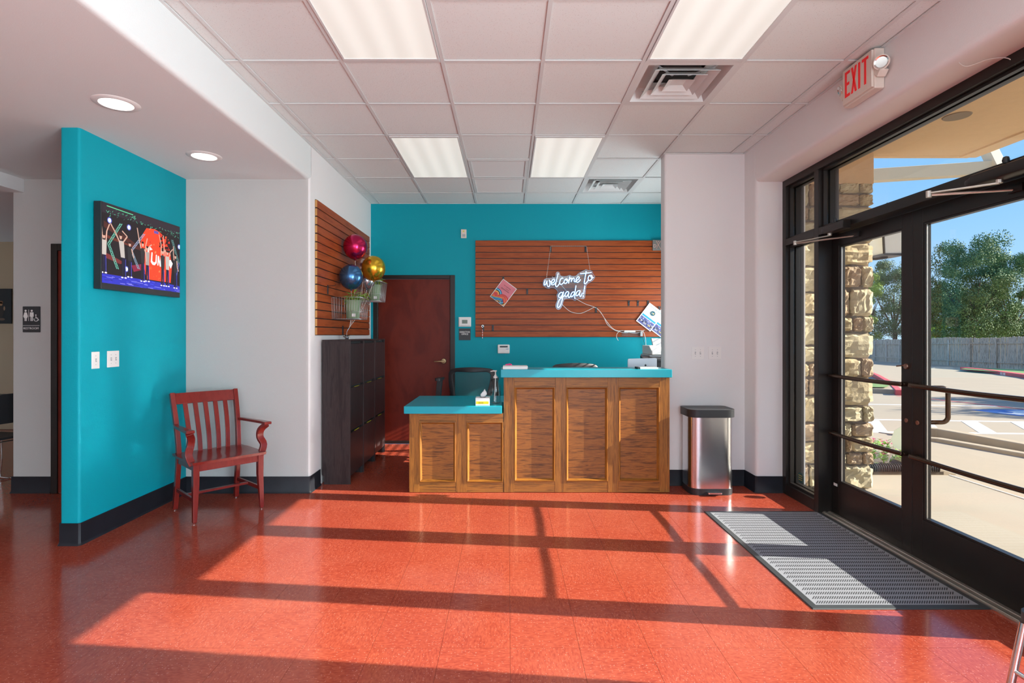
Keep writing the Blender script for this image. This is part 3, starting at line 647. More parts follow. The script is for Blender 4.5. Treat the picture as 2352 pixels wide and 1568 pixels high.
# stone pillar
PX0, PX1, PY = 2.56, 3.225, 4.86
sp = root('stone_pillar', (2.9, 5.08, 0)); struct(sp, 'rough limestone pillar outside by the entrance', 'pillar')
Bx('mortar_core', M['mortar'], PX0, PX1, PY, 5.30, -.02, 2.72, sp)
MB().box(PX0, PX1+.03, PY-.03, 5.33, 2.72, 3.02).build('stucco_cap', M['stucco'], sp, .006)
def stone(x0, x1, z0, z1, y, seedv, mt, face='y', dep=.045):
    rnd = random.Random(seedv); n = 9; nz1 = [[rnd.gauss(0, 1) for _ in range(5)] for _ in range(5)]; m = MB(); vs = []
    g = .005
    x0 += g; x1 -= g; z0 += g; z1 -= g
    hw = min(x1-x0, z1-z0)
    for j in range(n+1):
        for i in range(n+1):
            s = i/n; t = j/n; ed = (i in (0, n)) or (j in (0, n)); cr = (i in (0, n)) and (j in (0, n))
            px = x0+(x1-x0)*s; pz = z0+(z1-z0)*t
            px += rnd.uniform(-1, 1)*hw*.03; pz += rnd.uniform(-1, 1)*hw*.03
            if cr: px += (x0+x1-2*px)*.10; pz += (z0+z1-2*pz)*.10
            px = min(max(px, x0-.003), x1+.003); pz = min(max(pz, z0-.003), z1+.003)
            a_ = s*3.99; b_ = t*3.99; ia, ib = int(a_), int(b_); fa, fb = a_-ia, b_-ib; nv = (nz1[ib][ia]*(1-fa)+nz1[ib][ia+1]*fa)*(1-fb)+(nz1[ib+1][ia]*(1-fa)+nz1[ib+1][ia+1]*fa)*fb
            dd = dep*(.50 if ed else max(.4, .95+.22*nv+rnd.uniform(-.16, .16)))
            vs.append((px, y-dd, pz) if face == 'y' else (y+dd, px, pz))
    fs = [(j*(n+1)+i, j*(n+1)+i+1, (j+1)*(n+1)+i+1, (j+1)*(n+1)+i) for j in range(n) for i in range(n)]
    b = len(vs); rim = [i for i in range(n+1)]+[j*(n+1)+n for j in range(1, n+1)]+[n*(n+1)+i for i in range(n-1, -1, -1)]+[j*(n+1) for j in range(n-1, 0, -1)]
    for k in rim:
        p = vs[k]; vs.append((p[0], y+.002, p[2]) if face == 'y' else (y-.002, p[1], p[2]))
    L = len(rim)
    for k in range(L): fs.append((rim[k], b+k, b+(k+1) % L, rim[(k+1) % L]))
    m.add(vs, fs); return m.build('stone', mt, sp)
def zv(v): return Z(v, 4.82)
def xu(u): return X(u, 4.82)
rowsR = [(418, 444, (1893, 1932, 1977, 2009)), (444, 472, (1893, 1921, 1977, 2009)), (474, 515, (1893, 1925, 2009)), (515, 557, (1893, 1950, 2009)), (557, 608, (1893, 2009)), (610, 660, (1893, 1934, 1981, 2009)),
         (662, 727, (1893, 1954, 2009)), (727, 762, (1893, 1962, 1984, 2009)), (765, 822, (1893, 2009)), (823, 867, (1893, 1981, 2009)), (869, 931, (1893, 2009)), (933, 970, (1893, 1985, 2009)),
         (972, 1004, (1893, 1931, 1959, 2009)), (1004, 1040, (1893, 1944, 1957, 2009)), (1040, 1068, (1893, 1947, 1984, 2009)), (1069, 1124, (1893, 1935, 2009))]
sd_ = 0
for v0, v1, us in rowsR:
    for a, b in zip(us, us[1:]):
        sd_ += 1; stone(xu(a), xu(b), zv(v1), zv(v0), PY, sd_, random.choice([M['stone'], M['stone2'], M['stone2'], M['stone3']]))
rowsL = [418, 474, 508, 545, 612, 672, 722, 794, 834, 868, 910, 972, 1016, 1068, 1124]
for v0, v1 in zip(rowsL, rowsL[1:]):
    sd_ += 1; us = (1830, 1893) if random.random() < .7 else (1830, 1860, 1893)
    for a, b in zip(us, us[1:]): sd_ += 1; stone(xu(a), xu(b), zv(v1)+.008, zv(v0), PY, sd_, random.choice([M['stone'], M['stone2'], M['stone2'], M['stone3']]))
for v0, v1, us in rowsR:   # side face towards the parking lot
    sd_ += 1; cut = 4.87+random.uniform(.12, .3)
    for a, b in ((PY, cut), (cut, 5.30)): sd_ += 1; stone(a, b, zv(v1), zv(v0), PX1, sd_, random.choice([M['stone'], M['stone2']]), 'x', .03)
# wall lantern
L = root('wall_lantern', (3.56, 5.1, 2.1), 'dark bronze outdoor lantern with frosted panes on the stone pillar', 'lantern')
cx, cy = 3.56, 5.1; zt, zb = 2.42, 2.13
def frus(r0, r1, z0, z1, m=None): 
    m = m or MB(); vs = []
    for r, z in ((r0, z0), (r1, z1)): vs += [(cx-r, cy-r, z), (cx+r, cy-r, z), (cx+r, cy+r, z), (cx-r, cy+r, z)]
    return m.add(vs, [(0, 1, 5, 4), (1, 2, 6, 5), (2, 3, 7, 6), (3, 0, 4, 7), (0, 3, 2, 1), (4, 5, 6, 7)])
frus(.088, .135, zb, zt).build('pane', M['frost'], L)
m = MB()
for sx_ in (-1, 1):
    for sy_ in (-1, 1): m.beam((cx+sx_*.090, cy+sy_*.090, zb), (cx+sx_*.138, cy+sy_*.138, zt), .018, .018)
frus(.098, .098, zb-.02, zb, m); frus(.148, .148, zt, zt+.015, m); m.build('frame', M['bronze'], L)
frus(.155, .03, zt+.015, zt+.12).build('roof', M['bronze'], L)
MB().lathe([(.004, zt+.12), (.008, zt+.15), (.018, zt+.165), (.018, zt+.18), (.002, zt+.2)], (cx, cy, 0), n=16).build('finial', M['bronze'], L, smooth=True)
MB().tube(bez([(3.24, 5.1, 2.2), (3.32, 5.1, 2.12), (3.42, 5.1, 2.09), (3.56, 5.1, 2.105)], 4), .012, 8).box(3.22, 3.25, 5.04, 5.16, 2.1, 2.4).build('bracket', M['bronze'], L)
# gutter beam beyond the canopy
g = MB(); a = Vector((4.85, 7.25, 3.50)); b = Vector((6.19, 6.98, 3.52))
g.beam(a, b, .12, .165); g.beam(b+Vector((.05, -.09, -.08)), b+Vector((.05, .10, .32)), .13, .14, up=(1, 0, 0))
tag(g.build('roof_gutter', mat('tan_gutter_paint', (.56, .45, .29), .5), bevel=.008), 'cream metal gutter beam seen against the sky past the canopy', 'gutter')
# ground
def gmesh(poly, name, mt, dz, label, cat, thick=.0):
    m = MB(); m.add(poly, [tuple(range(len(poly)))]); o = m.build(name, mt, recalc=False)
    if o.data.polygons[0].normal.z < 0: o.data.flip_normals()
    return struct(o, label, cat)
gm = MB(); yy = [-30, 5.5, 9, 14, 20, 30, 45, 70, 140]
vs = []
for y in yy: vs += [(2.545, y, gz(y)-.0015), (120, y, gz(y)-.0015)]
gm.add(vs, [(2*i, 2*i+1, 2*i+3, 2*i+2) for i in range(len(yy)-1)])
struct(gm.build('ground', M['concrete']), 'pale concrete parking lot sloping gently away', 'ground')
es = MB().box(2.545, 4.33, -4, 5.34, -.10, 0.0); struct(es.build('entry_slab', M['concrete2'], bevel=.008), 'concrete entry slab under the canopy', 'slab')
sw = MB().box(4.345, 5.4, -6, 5.34, -.10, -.004).box(4.345, 5.4, 5.352, 6.9, -.10, -.010)
struct(sw.build('sidewalk', M['concrete'], bevel=.006), 'pale concrete sidewalk beside the entry slab', 'sidewalk')
struct(MB().box(4.331, 4.344, -4, 5.34, -.02, .006).build('trim_2', M['whitepaint']), 'pale peeling joint strip at the slab edge', 'trim')
def curbp(pts, w_, h0, h1, name, mt, label, cat='curb', kind=ST):
    m = MB(); n = len(pts); vs = []; 
    for i, p in enumerate(pts):
        p = Vector(p); d = (Vector(pts[min(i+1, n-1)])-Vector(pts[max(i-1, 0)])); d.z = 0; d.normalize(); s = Vector((-d.y, d.x, 0)); h = h0+(h1-h0)*i/(n-1)
        vs += [p-Vector((0, 0, .05)), p+Vector((0, 0, h)), p-s*w_+Vector((0, 0, h)), p-s*w_-Vector((0, 0, .05))]
    fs = [(0, 1, 2, 3), tuple(4*(n-1)+k for k in (3, 2, 1, 0))]
    for i in range(n-1):
        for k in range(4): fs.append((4*i+k, 4*i+(k+1) % 4, 4*i+4+(k+1) % 4, 4*i+4+k))
    m.add(vs, fs); o = m.build(name, mt, bevel=.015); return tag(o, label, cat, None, kind)
curbp([gp(2085, 1000), gp(2150, 1004), gp(2352, 1041), gp(2700, 1110)], -.16, .13, .10, 'ramp_curb', M['curb'], 'raised concrete kerb edge of the access ramp')
curbp([gp(2085, 1010), gp(2150, 1014), gp(2352, 1050), gp(2700, 1120)], -.14, .045, .04, 'ramp_curb', M['curb'], 'low concrete lip in front of the raised ramp kerb')
curbp([gp(2016, 993), gp(2066, 1001)], -.03, .01, .01, 'ramp_joint', M['mortar'], 'dark joint where the ramp meets the parking lot')
# markings
def stripe(p, q, wd, mt, name, label, dz=.0005):
    d = (q-p); n = Vector((-d.y, d.x, 0)).normalized()*wd/2; up = Vector((0, 0, dz)); K = 8; m = MB(); vs = []
    for i in range(K+1):
        t = i/K; c = p+d*t; c.z = gz(c.y)
        vs += [c+n+up, c-n+up]
    m.add(vs, [(2*i, 2*i+1, 2*i+3, 2*i+2) for i in range(K)]); o = m.build(name, mt); return tag(o, label, 'road marking', 'painted parking lines', ST)
for (u0, v0, u1, v1, wd, lab) in ((1990, 928, 2290, 932.5, .10, 'far thin white parking line'), (1990, 963, 2420, 969.5, .11, 'middle white parking line'), (1990, 991.5, 2420, 996.5, .11, 'near white parking line'),
                         (2224, 966, 2270, 994, .22, 'white hatch stripe under the push bar, middle'), (2338, 968, 2390, 995, .22, 'white hatch stripe at the right edge'), (2121, 967, 2148, 993, .2, 'white hatch stripe beside the door stile'), (2003, 965, 2022, 992, .2, 'white hatch stripe beside the stone pillar')):
    stripe(gp(u0, v0), gp(u1, v1), wd, M['whitepaint'], 'parking_line', lab)
for (a, b) in (((2060, 909), (2139, 916)), ((2139, 916), (2210, 923.5)), ((2210, 923.5), (2290, 932)), ((2290, 932), (2400, 946))):
    stripe(gp(*a), gp(*b), .09, M['redpaint'], 'red_line', 'thin red fire lane line across the lot')
bp = MB(); pts = [gp(2227, 940.5), gp(2280, 939.8), gp(2400, 941.5), gp(2400, 958.5), gp(2335, 954.5), gp(2290, 949)]
bp.add([p+Vector((0, 0, .001)) for p in pts], [tuple(range(len(pts)))]); tag(bp.build('accessible_bay_paint', M['bluepaint'], recalc=False), 'blue painted accessible parking square on the lot', 'road marking', None, ST)
m = MB()
def gpath(l, wd):
    for a, b in zip(l, l[1:]):
        p = gp(*a, .003); q = gp(*b, .003); d = q-p; n = Vector((-d.y, d.x, 0)).normalized()*wd; m.add([p+n, p-n, q-n, q+n], [(0, 1, 2, 3)])
gpath([(2303, 949), (2312, 948), (2330, 951), (2352, 951), (2375, 948)], .09); gpath([(2320, 945), (2334, 944.5), (2342, 947), (2362, 947)], .09); gpath([(2334, 944.5), (2350, 943.5), (2365, 943.5)], .09); gpath([(2342, 947), (2330, 951)], .07)
tag(m.build('wheelchair_symbol', M['whitepaint'], recalc=False), 'white wheelchair symbol on the blue parking square', 'road marking', None, ST)
# red kerbs
curbp([gp(2205, 849), gp(2260, 855), gp(2352, 868), gp(2480, 893)], -.35, .14, .14, 'red_curb', M['redpaint'], 'red painted fire lane kerb in front of the fence')
pa = gp(2290, 860.5); pb = gp(2317, 864); dv = (pb-pa).normalized(); 
tx = text_mesh('FIRE LANE', .17, FR((pa+pb)/2+Vector((-.03, -.03, .065)), dv, (0, 0, 1)), M['whitepaint'], 'curb_lettering', None, .002, sx=.8); tag(tx, 'white FIRE LANE lettering on the red kerb', 'lettering', None, ST)
gr = MB(); pts = [gp(2206, 847, .12), gp(2352, 858, .12), gp(2480, 880, .12), gp(2480, 860, .10), gp(2352, 849, .10), gp(2230, 844, .10)]
gr.add([p+Vector((0, 0, .0)) for p in pts], [tuple(range(6))]); struct(gr.build('lawn', M['grass'], recalc=False), 'green grass strip between red kerb and fence', 'grass')
gl = MB(); gl.add([(28.5, -10, -.40), (120, -10, -.4), (120, 140, -.9), (33.5, 48, -.80), (29.9, 33.5, -.55)], [(0, 1, 2, 3, 4)]); struct(gl.build('lawn', M['grass'], recalc=False), 'grass behind the fence', 'grass')
curbp([gp(1985, 892), gp(2030, 893), gp(2052, 896), gp(2066, 905)], .9, .13, .12, 'island_curb', M['concrete'], 'rounded concrete nose of the planted parking island')
curbp([gp(1996, 858), gp(2020, 868), gp(2050, 886), gp(2074, 908)], .16, .14, .14, 'red_curb', M['redpaint'], 'red painted kerb of the parking island near the pillar')
gi = MB(); gi.add([gp(1980, 888, .16), gp(2035, 889, .16), gp(2044, 884, .16), gp(2018, 876, .16), gp(1980, 872, .16)], [(0, 1, 2, 3, 4)])
struct(gi.build('lawn', M['grass'], recalc=False), 'dry grass on the parking island', 'grass')
# planting bed with corrugated pipe border, flowers and yard sign
struct(MB().box(3.3, 4.30, 5.36, 6.3, -.1, .03).build('planting_bed', M['bark']), 'dark mulch bed behind the entry slab', 'bed')
m = MB(); P = []; R_ = []
for k in range(180):
    t = k/179; P.append((3.28+t*.98, 5.40, .055)); R_.append(.050 if (k//2) % 2 else .040)
o = m.tube(P, R_, 12).build('drain_pipe', M['blackplastic'], smooth=True); tag(o, 'black corrugated drain pipe edging the flower bed', 'pipe')
m = MB().add([(4.13, 5.36, 0), (4.33, 5.36, 0), (4.42, 5.36, 0), (4.40, 5.9, 0), (4.2, 5.9, 0), (4.13, 5.36, .09), (4.28, 5.37, .05), (4.42, 5.36, .006), (4.40, 5.9, .02), (4.2, 5.9, .10)], [(0, 1, 2, 3, 4), (5, 6, 7, 8, 9), (0, 1, 6, 5), (1, 2, 7, 6), (2, 3, 8, 7), (3, 4, 9, 8), (4, 0, 5, 9)])
tag(m.build('bed_curb', M['curb']), 'sloped tan concrete block ending the flower bed', 'curb', None, ST)
rn = random.Random(3)
for i, (px, py) in enumerate(((3.50, 5.62), (3.72, 5.58), (3.93, 5.68), (4.10, 5.60), (3.60, 5.85), (3.88, 5.95))):
    r = root('flower_plant', (px, py, .03), ['pink flowering plant nearest the stone pillar', 'pink flowering plant second from the stone pillar', 'pink flowering plant behind the yard sign', 'pink flowering plant at the slab corner', 'leafy plant in the back left of the bed', 'leafy plant in the back right of the bed'][i], 'plant', 'flowers in the planting bed')
    m = MB(); q = MB()
    for k in range(130):
        a = rn.uniform(0, 2*PI); rr = rn.uniform(.01, .13); h = rn.uniform(.04, .27)*(1-rr*2.2); c = Vector((px+rr*math.cos(a), py+rr*math.sin(a), .03+h)); d = Vector((math.cos(a), math.sin(a), rn.uniform(.1, .8))).normalized(); s = d.cross(Vector((0, 0, 1))).normalized()*.014
        m.add([c, c+d*.025+s, c+d*.055, c+d*.025-s], [(0, 1, 2, 3)])
        if k % 9 == 0 and i < 4:
            c = c+Vector((0, 0, .05))
            for j in range(5): b_ = 2*PI*j/5; q.add([c, c+Vector((math.cos(b_-.4)*.018, math.sin(b_-.4)*.018, .008)), c+Vector((math.cos(b_+.4)*.018, math.sin(b_+.4)*.018, .008))], [(0, 1, 2)])
    m.tube([(px, py, 0.02), (px, py, .2)], .006, 5); m.build('foliage', M['leaf'], r, recalc=False)
    if q.v: q.build('blossoms', M['pink'], r, recalc=False)
ys_ = root('yard_sign', (3.86, 5.52, .03), 'pale octagonal yard sign on a leaning stake in the flower bed', 'sign')
T = Matrix.Translation((4.0, 5.52, .33)) @ Matrix.Rotation(math.radians(20), 4, 'Y')
m = MB(); m.T = T; m.prism([(.105*math.cos(PI/8+k*PI/4), .125*math.sin(PI/8+k*PI/4)) for k in range(8)], -.002, .002, 'y'); m.build('sign_plate', mat('pale_green_sign', (.58, .62, .48), .5), ys_, .001)
MB().tube([(3.83, 5.53, .02), (4.035, 5.53, .44)], .011, 8).build('stake', M['cream'], ys_)
# fence
fpts = [(33.4, 56.0), (31.8, 47.0), (29.6, 38.0), (28.3, 33.2), (28.0, 29.3), (27.3, 22.0)]
fe = root('wooden_fence', (29, 38, -.7), 'weathered grey wooden picket fence along the parking lot', 'fence')
pm = {}
acc = 0; k = 0
for a, b in zip(fpts, fpts[1:]):
    a = Vector((*a, 0)); b = Vector((*b, 0)); L_ = (b-a).length; d = (b-a)/L_; ang = math.atan2(d.y, d.x); n = int(L_/.155)
    for i in range(n):
        p = a+d*(i+.5)*L_/n; g0 = gz(p.y); h = 1.80+random.uniform(-.03, .03)+.04*math.sin(k*.11)
        key = k % 6
        if key not in pm:
            m = MB(); hw = .0725; ww = random.uniform(-.004, .004); m.prism([(-hw, 0), (hw, 0), (hw+ww, 1.78), (hw-.03, 1.81+ww), (-hw+.03, 1.81), (-hw+ww, 1.78)], -.009, .009, 'y'); q = bpy.data.meshes.new('picket'); q.from_pydata(m.v, [], m.f); q.materials.append(M['fence']); pm[key] = q
        o = link('picket', pm[key], fe, Vector((p.x, p.y, g0))-fe.location); lean = random.gauss(0, .012)+(.06 if 37.2 < p.y < 39.2 else 0)
        o.rotation_euler = (0, lean, ang); o.scale = (1, 1, h/1.8); k += 1
    npst = max(1, round(L_/2.4))
    for i in range(npst+1):
        p = a+d*i*L_/npst+Vector((d.y, -d.x, 0))*.06*(1); s = Vector((-d.y, d.x, 0))
        q = a+d*i*L_/npst+s*.06
        if q.x > (a+d*i*L_/npst).x: q = a+d*i*L_/npst-s*.06
        MB().beam((q.x, q.y, gz(q.y)-.02), (q.x, q.y, gz(q.y)+(1.7 if p.y > 34 else 1.75)), .09 if p.y < 34 else .05, .09 if p.y < 34 else .05, up=(1, 0, 0)).build('post', M['fence'] if p.y < 34 else M['wire'], fe)
        if i < npst:
            q2 = q+d*L_/npst
            for hh in (.35, 1.45): MB().beam((q.x+.02, q.y, gz(q.y)+hh), (q2.x+.02, q2.y, gz(q2.y)+hh), .04, .09).build('rail', M['fence'], fe)
print('pickets', k)
# trees
def tree(x, y, r, z0, z1, mt, name, label, n=60, lf=420, size=.17, seed=1, trunk=True, rz=None, parts=True):
    lf = int(lf*1.6); size *= .78
    rnd = random.Random(seed); t = root(name, (x, y, gz(y)), label, 'tree', None); g0 = gz(y)
    zc = (z0+z1)/2; hz = (z1-z0)/2; m = MB(); vs = []; fs = []
    for c in range(n):
        a = rnd.uniform(0, 2*PI); ph = rnd.uniform(-1, 1); rr = (rnd.random()**.4)*.82
        cxx = x+math.cos(a)*r*rr*math.sqrt(max(0, 1-ph*ph*.7)); cyy = y+math.sin(a)*r*rr*math.sqrt(max(0, 1-ph*ph*.7)); czz = zc+ph*hz*.80*(.4+.6*rr if ph < 0 else 1)
        cr = r*rnd.uniform(.16, .30)
        for k in range(lf):
            d = Vector((rnd.gauss(0, 1), rnd.gauss(0, 1), rnd.gauss(0, .8))); d.normalize(); p = Vector((cxx, cyy, czz))+d*cr*(rnd.random()**.35)
            u = Vector((rnd.gauss(0, 1), rnd.gauss(0, 1), rnd.gauss(0, 1))).normalized(); v = u.cross(d+Vector((.01, .02, .03))).normalized(); s = size*rnd.uniform(.5, 1)
            b = len(vs); vs += [p-u*s*.5, p+v*s*.28, p+u*s*.5, p-v*s*.28]; fs.append((b, b+1, b+2, b+3))
    me = bpy.data.meshes.new('foliage'); me.from_pydata([tuple(q) for q in vs], [], fs); me.materials.append(mt)
    o = link('foliage', me, t, -wloc(t)); o['kind'] = 'stuff'
    tr = MB().tube([(x, y, g0-.1), (x+.05, y, g0+(zc-g0)*.5), (x, y+.1, zc)], [r*.07, r*.055, r*.02], 8)
    for k in range(6):
        a = 2*PI*k/6+rnd.random(); tr.tube([(x, y, g0+(zc-g0)*.55), (x+math.cos(a)*r*.35, y+math.sin(a)*r*.35, zc), (x+math.cos(a)*r*.5, y+math.sin(a)*r*.5, zc+hz*.2)], [r*.03, r*.02, r*.008], 6)
    tr.build('trunk', M['bark'], t)
    return t
def tx_(u, d): return X(u, d)
tree(tx_(2232, 40), 40, 3.4, -.9, Z(526, 40), M['tree1'], 'oak_tree', 'large round dark green oak behind the fence, framed by the near door', 70, 430, .20, 11)
tree(tx_(2352, 39), 40, 2.4, -.9, Z(560, 39), M['tree1'], 'oak_tree', 'dark green tree cut by the right photo edge', 45, 430, .20, 12)
tree(tx_(2165, 45), 46, 2.6, -1.2, Z(585, 45), M['tree1'], 'oak_tree', 'dark green tree just right of the meeting door stiles', 45, 420, .20, 15)
tree(tx_(2072, 52), 53, 3.3, -1.2, Z(575, 52), M['tree1'], 'oak_tree', 'dark green tree seen through the far door glass', 55, 420, .22, 13)
tree(tx_(2006, 51), 52, 2.0, -1.2, Z(585, 51), M['tree2'], 'yellow_green_tree', 'yellow green tree beside the stone pillar', 45, 420, .18, 14)
tree(tx_(2162, 42), 42.5, 1.1, -.5, Z(738, 42), M['tree3'], 'lime_shrub', 'bright lime shrub peeking over the fence', 16, 300, .14, 16)
tree(tx_(2290, 47), 50, 4.5, -1.2, Z(640, 48), M['tree1'], 'oak_tree', 'shaded tree filling the gap behind the big oak', 55, 400, .24, 17)
tree(23, 9.6, 3.0, 2.2, 6.6, M['tree1'], 'oak_tree', 'tree out of frame that shades the parking lot', 50, 300, .24, 18)
# ================================================================== RECEPTION DESK
YD = 4.75
def dx(u): return X(u, YD)
def dz_(v): return Z(v, YD)
def cabinet(name, us, top, vtop, vbot, depth, label, x0, x1):
    r = root(name, ((x0+x1)/2, YD+depth/2, 0), label, 'desk')
    Bx('carcass', M['oakv'], x0+.004, x1-.004, YD+.022, YD+depth, 0.002, top, r)
    z0, z1 = dz_(vbot), dz_(vtop)
    for a, b in us['stiles']: Bx('stile', M['oakv'], dx(a), dx(b), YD, YD+.022, .003, top, r, .0015)
    for a, b in us['panels']:
        xa, xb = dx(a), dx(b)
        Bx('rail', M['oakh'], xa, xb, YD+.001, YD+.022, z1, top, r, .0012); Bx('rail', M['oakh'], xa, xb, YD+.001, YD+.022, .003, z0, r, .0012)
        Bx('panel', M['oakp'], xa+.003, xb-.003, YD+.016, YD+.022, z0+.003, z1-.003, r)
        e = .022; o_ = .003
        ring = [[(xa, z0), (xb, z0), (xb, z1), (xa, z1)]]
        for k, (p, q) in enumerate((((xa, z0), (xb, z0)), ((xb, z0), (xb, z1)), ((xb, z1), (xa, z1)), ((xa, z1), (xa, z0)))):
            cxm, czm = (xa+xb)/2, (z0+z1)/2
            def ins(pt, t): return (pt[0]+(t if pt[0] < cxm else -t), pt[1]+(t if pt[1] < czm else -t))
            vs = []
            for pt in (p, q):
                a0 = ins(pt, 0); a1 = ins(pt, e*.35); a2 = ins(pt, e)
                vs += [(a0[0], YD-.004, a0[1]), (a1[0], YD-.006, a1[1]), (a2[0], YD+.014, a2[1]), (a2[0], YD+.017, a2[1]), (a0[0], YD+.017, a0[1])]
            MB().add(vs, [(0, 1, 6, 5), (1, 2, 7, 6), (2, 3, 8, 7), (3, 4, 9, 8), (4, 0, 5, 9), (0, 1, 2, 3, 4), (5, 6, 7, 8, 9)]).build('molding', M['oakh'] if k % 2 == 0 else M['oakv'], r)
    return r
cabinet('reception_cabinet', {'stiles': [(940, 963), (1047, 1072)], 'panels': [(963, 1047), (1072, 1156)]}, .695, 968, 1107, .74, 'low oak reception cabinet with two framed panels, left half of the desk', dx(940), dx(1156))
cabinet('reception_cabinet', {'stiles': [(1157, 1181), (1275, 1300), (1396, 1420), (1515, 1538)], 'panels': [(1181, 1275), (1300, 1396), (1420, 1515)]}, 1.008, 888, 1105, .28, 'tall oak reception cabinet with three framed panels, right half of the desk', dx(1157), dx(1538))
m = MB().prism([(dx(930)+.0, YD-.05), (-.052, YD-.05), (-.052, YD+.285), (1.38, YD+.285), (1.38, 5.53), (dx(930), 5.53)], .696, .760)
tag(m.build('countertop', M['tealtop'], bevel=.004), 'low teal laminate countertop over the left cabinet, tissue box on it', 'countertop')
m = MB().box(X(1150, 4.70), X(1544, 4.70), YD-.05, YD+.30, 1.009, 1.079); tag(m.build('countertop', M['tealtop'], bevel=.004), 'high teal laminate countertop over the tall cabinet', 'countertop')
tag(Bx('desk_leg_panel', M['oakv'], 1.30, 1.34, 5.1, 5.5, 0, .696), 'plain support panel under the rear work surface', 'desk panel')
# tissue box
r = root('tissue_box', (-.222, 4.80, .76), 'white and yellow tissue box at the front of the low countertop', 'tissue box')
Bx('box', M['paper'], -.283, -.160, 4.745, 4.865, .7605, .828, r, .002)
MB().box(-.278, -.168, 4.7442, 4.745, .775, .798, col=(.85, .62, .01)).build('label_band', M['print'], r)
text_mesh('tissues', .013, FR((-.235, 4.7438, .7865), (1, 0, 0), (0, 0, 1)), M['blackplastic'], 'lettering', r, .0002, sx=1.3)
MB().lathe([(.001, .8285), (.028, .8285), (.030, .829)], (-.222, 4.80, 0), n=20).build('opening', M['dark'], r)
m = MB(); vs = []
for j in range(6):
    for i in range(7):
        s = i/6-.5; t = j/5; vs.append((-.222+s*(.014+.050*math.sin(t*2.9)**1.0*(1-.35*t))+.016*t, 4.80+.012*math.sin(i*2.1+j*1.3)+.004*i, .825+t*.075-.02*abs(s)*t*2))
m.add(vs, [(j*7+i, j*7+i+1, (j+1)*7+i+1, (j+1)*7+i) for j in range(5) for i in range(6)]); m.build('tissue', M['paper'], r, smooth='all', recalc=False)
# pump bottle
bx_, by_ = -.112, 4.92
r = root('pump_bottle', (bx_, by_, .76), 'clear sanitizer pump bottle with white pump beside the tall cabinet', 'bottle')
prof = [(.035, .7605), (.044, .764), (.046, .78), (.047, .88), (.044, .92), (.034, .955), (.021, .978), (.017, .985), (.017, .990)]
MB().lathe(prof, (bx_, by_, 0), n=36).build('bottle_body', M['clearplastic'], r, smooth=True)
MB().lathe([(.034, .763), (.0435, .767), (.0445, .78), (.0450, .87), (.001, .871)], (bx_, by_, 0), n=32).build('liquid', M['gel'], r, smooth=True)
MB().lathe([(.020, .988), (.021, 1.003), (.012, 1.006), (.011, 1.016), (.006, 1.018), (.006, 1.046), (.012, 1.047), (.012, 1.055), (.002, 1.056)], (bx_, by_, 0), n=24).sweep([(bx_+.012, by_, 1.052), (bx_-.02, by_, 1.053), (bx_-.045, by_, 1.048)], .016, [.010, .009, .006]).build('pump', M['plastic'], r, smooth=True)
MB().tube([(bx_, by_, .99), (bx_-.003, by_, .90), (bx_-.012, by_, .78)], .004, 8).build('dip_tube', M['plastic'], r)
# papers on high counter
m = MB(); 
for k in range(4): m.box(-.042+random.uniform(-.003, .003), .172+random.uniform(-.003, .003), 4.725+k*.002, 4.93, 1.0795+k*.006, 1.0852+k*.006)
tag(m.build('paper_stack', M['paper']), 'stack of white paper on the left end of the high countertop', 'papers')
tag(MB().tube([(-.02, 4.95, 1.10), (.02, 4.94, 1.108), (.03, 4.93, 1.104)], .012, 8).box(-.04, .04, 4.932, 4.97, 1.0795, 1.100).build('card_holder', M['pink'], smooth=True), 'small pink item behind the paper stack', 'stationery')
# monitor/laptop behind the counter and book
r = root('monitor', (1.28, 5.28, .76), 'silver computer seen from behind at the right end of the counter', 'computer')
T = Matrix.Translation((0, 0, 0))
m = MB().prism(rpoly([(1.148, .93), (1.425, .93), (1.425, 1.158), (1.148, 1.150)], [.006, .006, .014, .014]), 5.195, 5.21, 'y'); m.build('back_shell', mat('silver_aluminium', (.70, .74, .80), .4, metal=.2), r, .002)
MB().box(1.27, 1.30, 5.215, 5.235, .77, .98).box(1.20, 1.37, 5.18, 5.34, .7605, .77).build('stand', M['steel'], r)
lg = MB().lathe([(.001, 5.1935), (.009, 5.1935), (.0095, 5.195)], (1.316, 0, 1.088), 'y', 16); lg.box(1.310, 1.322, 5.1933, 5.195, 1.0955, 1.0965).box(1.3155, 1.3175, 5.1933, 5.195, 1.099, 1.105); lg.build('emblem', M['blackplastic'], r)
m = MB().box(1.155, 1.315, 4.75, 4.86, 1.0795, 1.094, 0).box(1.135, 1.157, 4.748, 4.862, 1.0795, 1.096, 1); tag(m.build('book', [M['paper'], M['blackplastic']]), 'thin white book with dark spine in front of the computer', 'book')
# printer on stand
r = root('printer', (1.72, 6.1, 1.0), 'grey and black printer half hidden behind the white wall stub', 'printer')
Bx('body', M['greyplastic'], 1.55, 2.05, 5.95, 6.35, 1.001, 1.16, r, .01); MB().prism([(5.93, 1.16), (6.35, 1.16), (6.35, 1.26), (6.05, 1.26), (5.93, 1.20)], 1.57, 2.03, 'x').build('scanner_lid', M['plastic'], r, .01)
MB().prism([(5.80, 1.10), (6.0, 1.12), (6.0, 1.15), (5.80, 1.12)], 1.46, 1.98, 'x').build('paper_tray', M['blackplastic'], r, .004); Bx('base_tray', M['blackplastic'], 1.50, 2.04, 5.9, 6.3, 1.001, 1.09, r, .006)
MB().prism([(6.2, 1.26), (6.24, 1.26), (6.32, 1.34), (6.28, 1.34)], 1.66, 1.95, 'x').build('feed_support', M['greyplastic'], r)
tag(Bx('printer_stand', M['cabwood'], 1.45, 2.10, 5.85, 6.40, 0, 1.0, None, .004), 'dark cabinet under the printer behind the desk', 'cabinet')
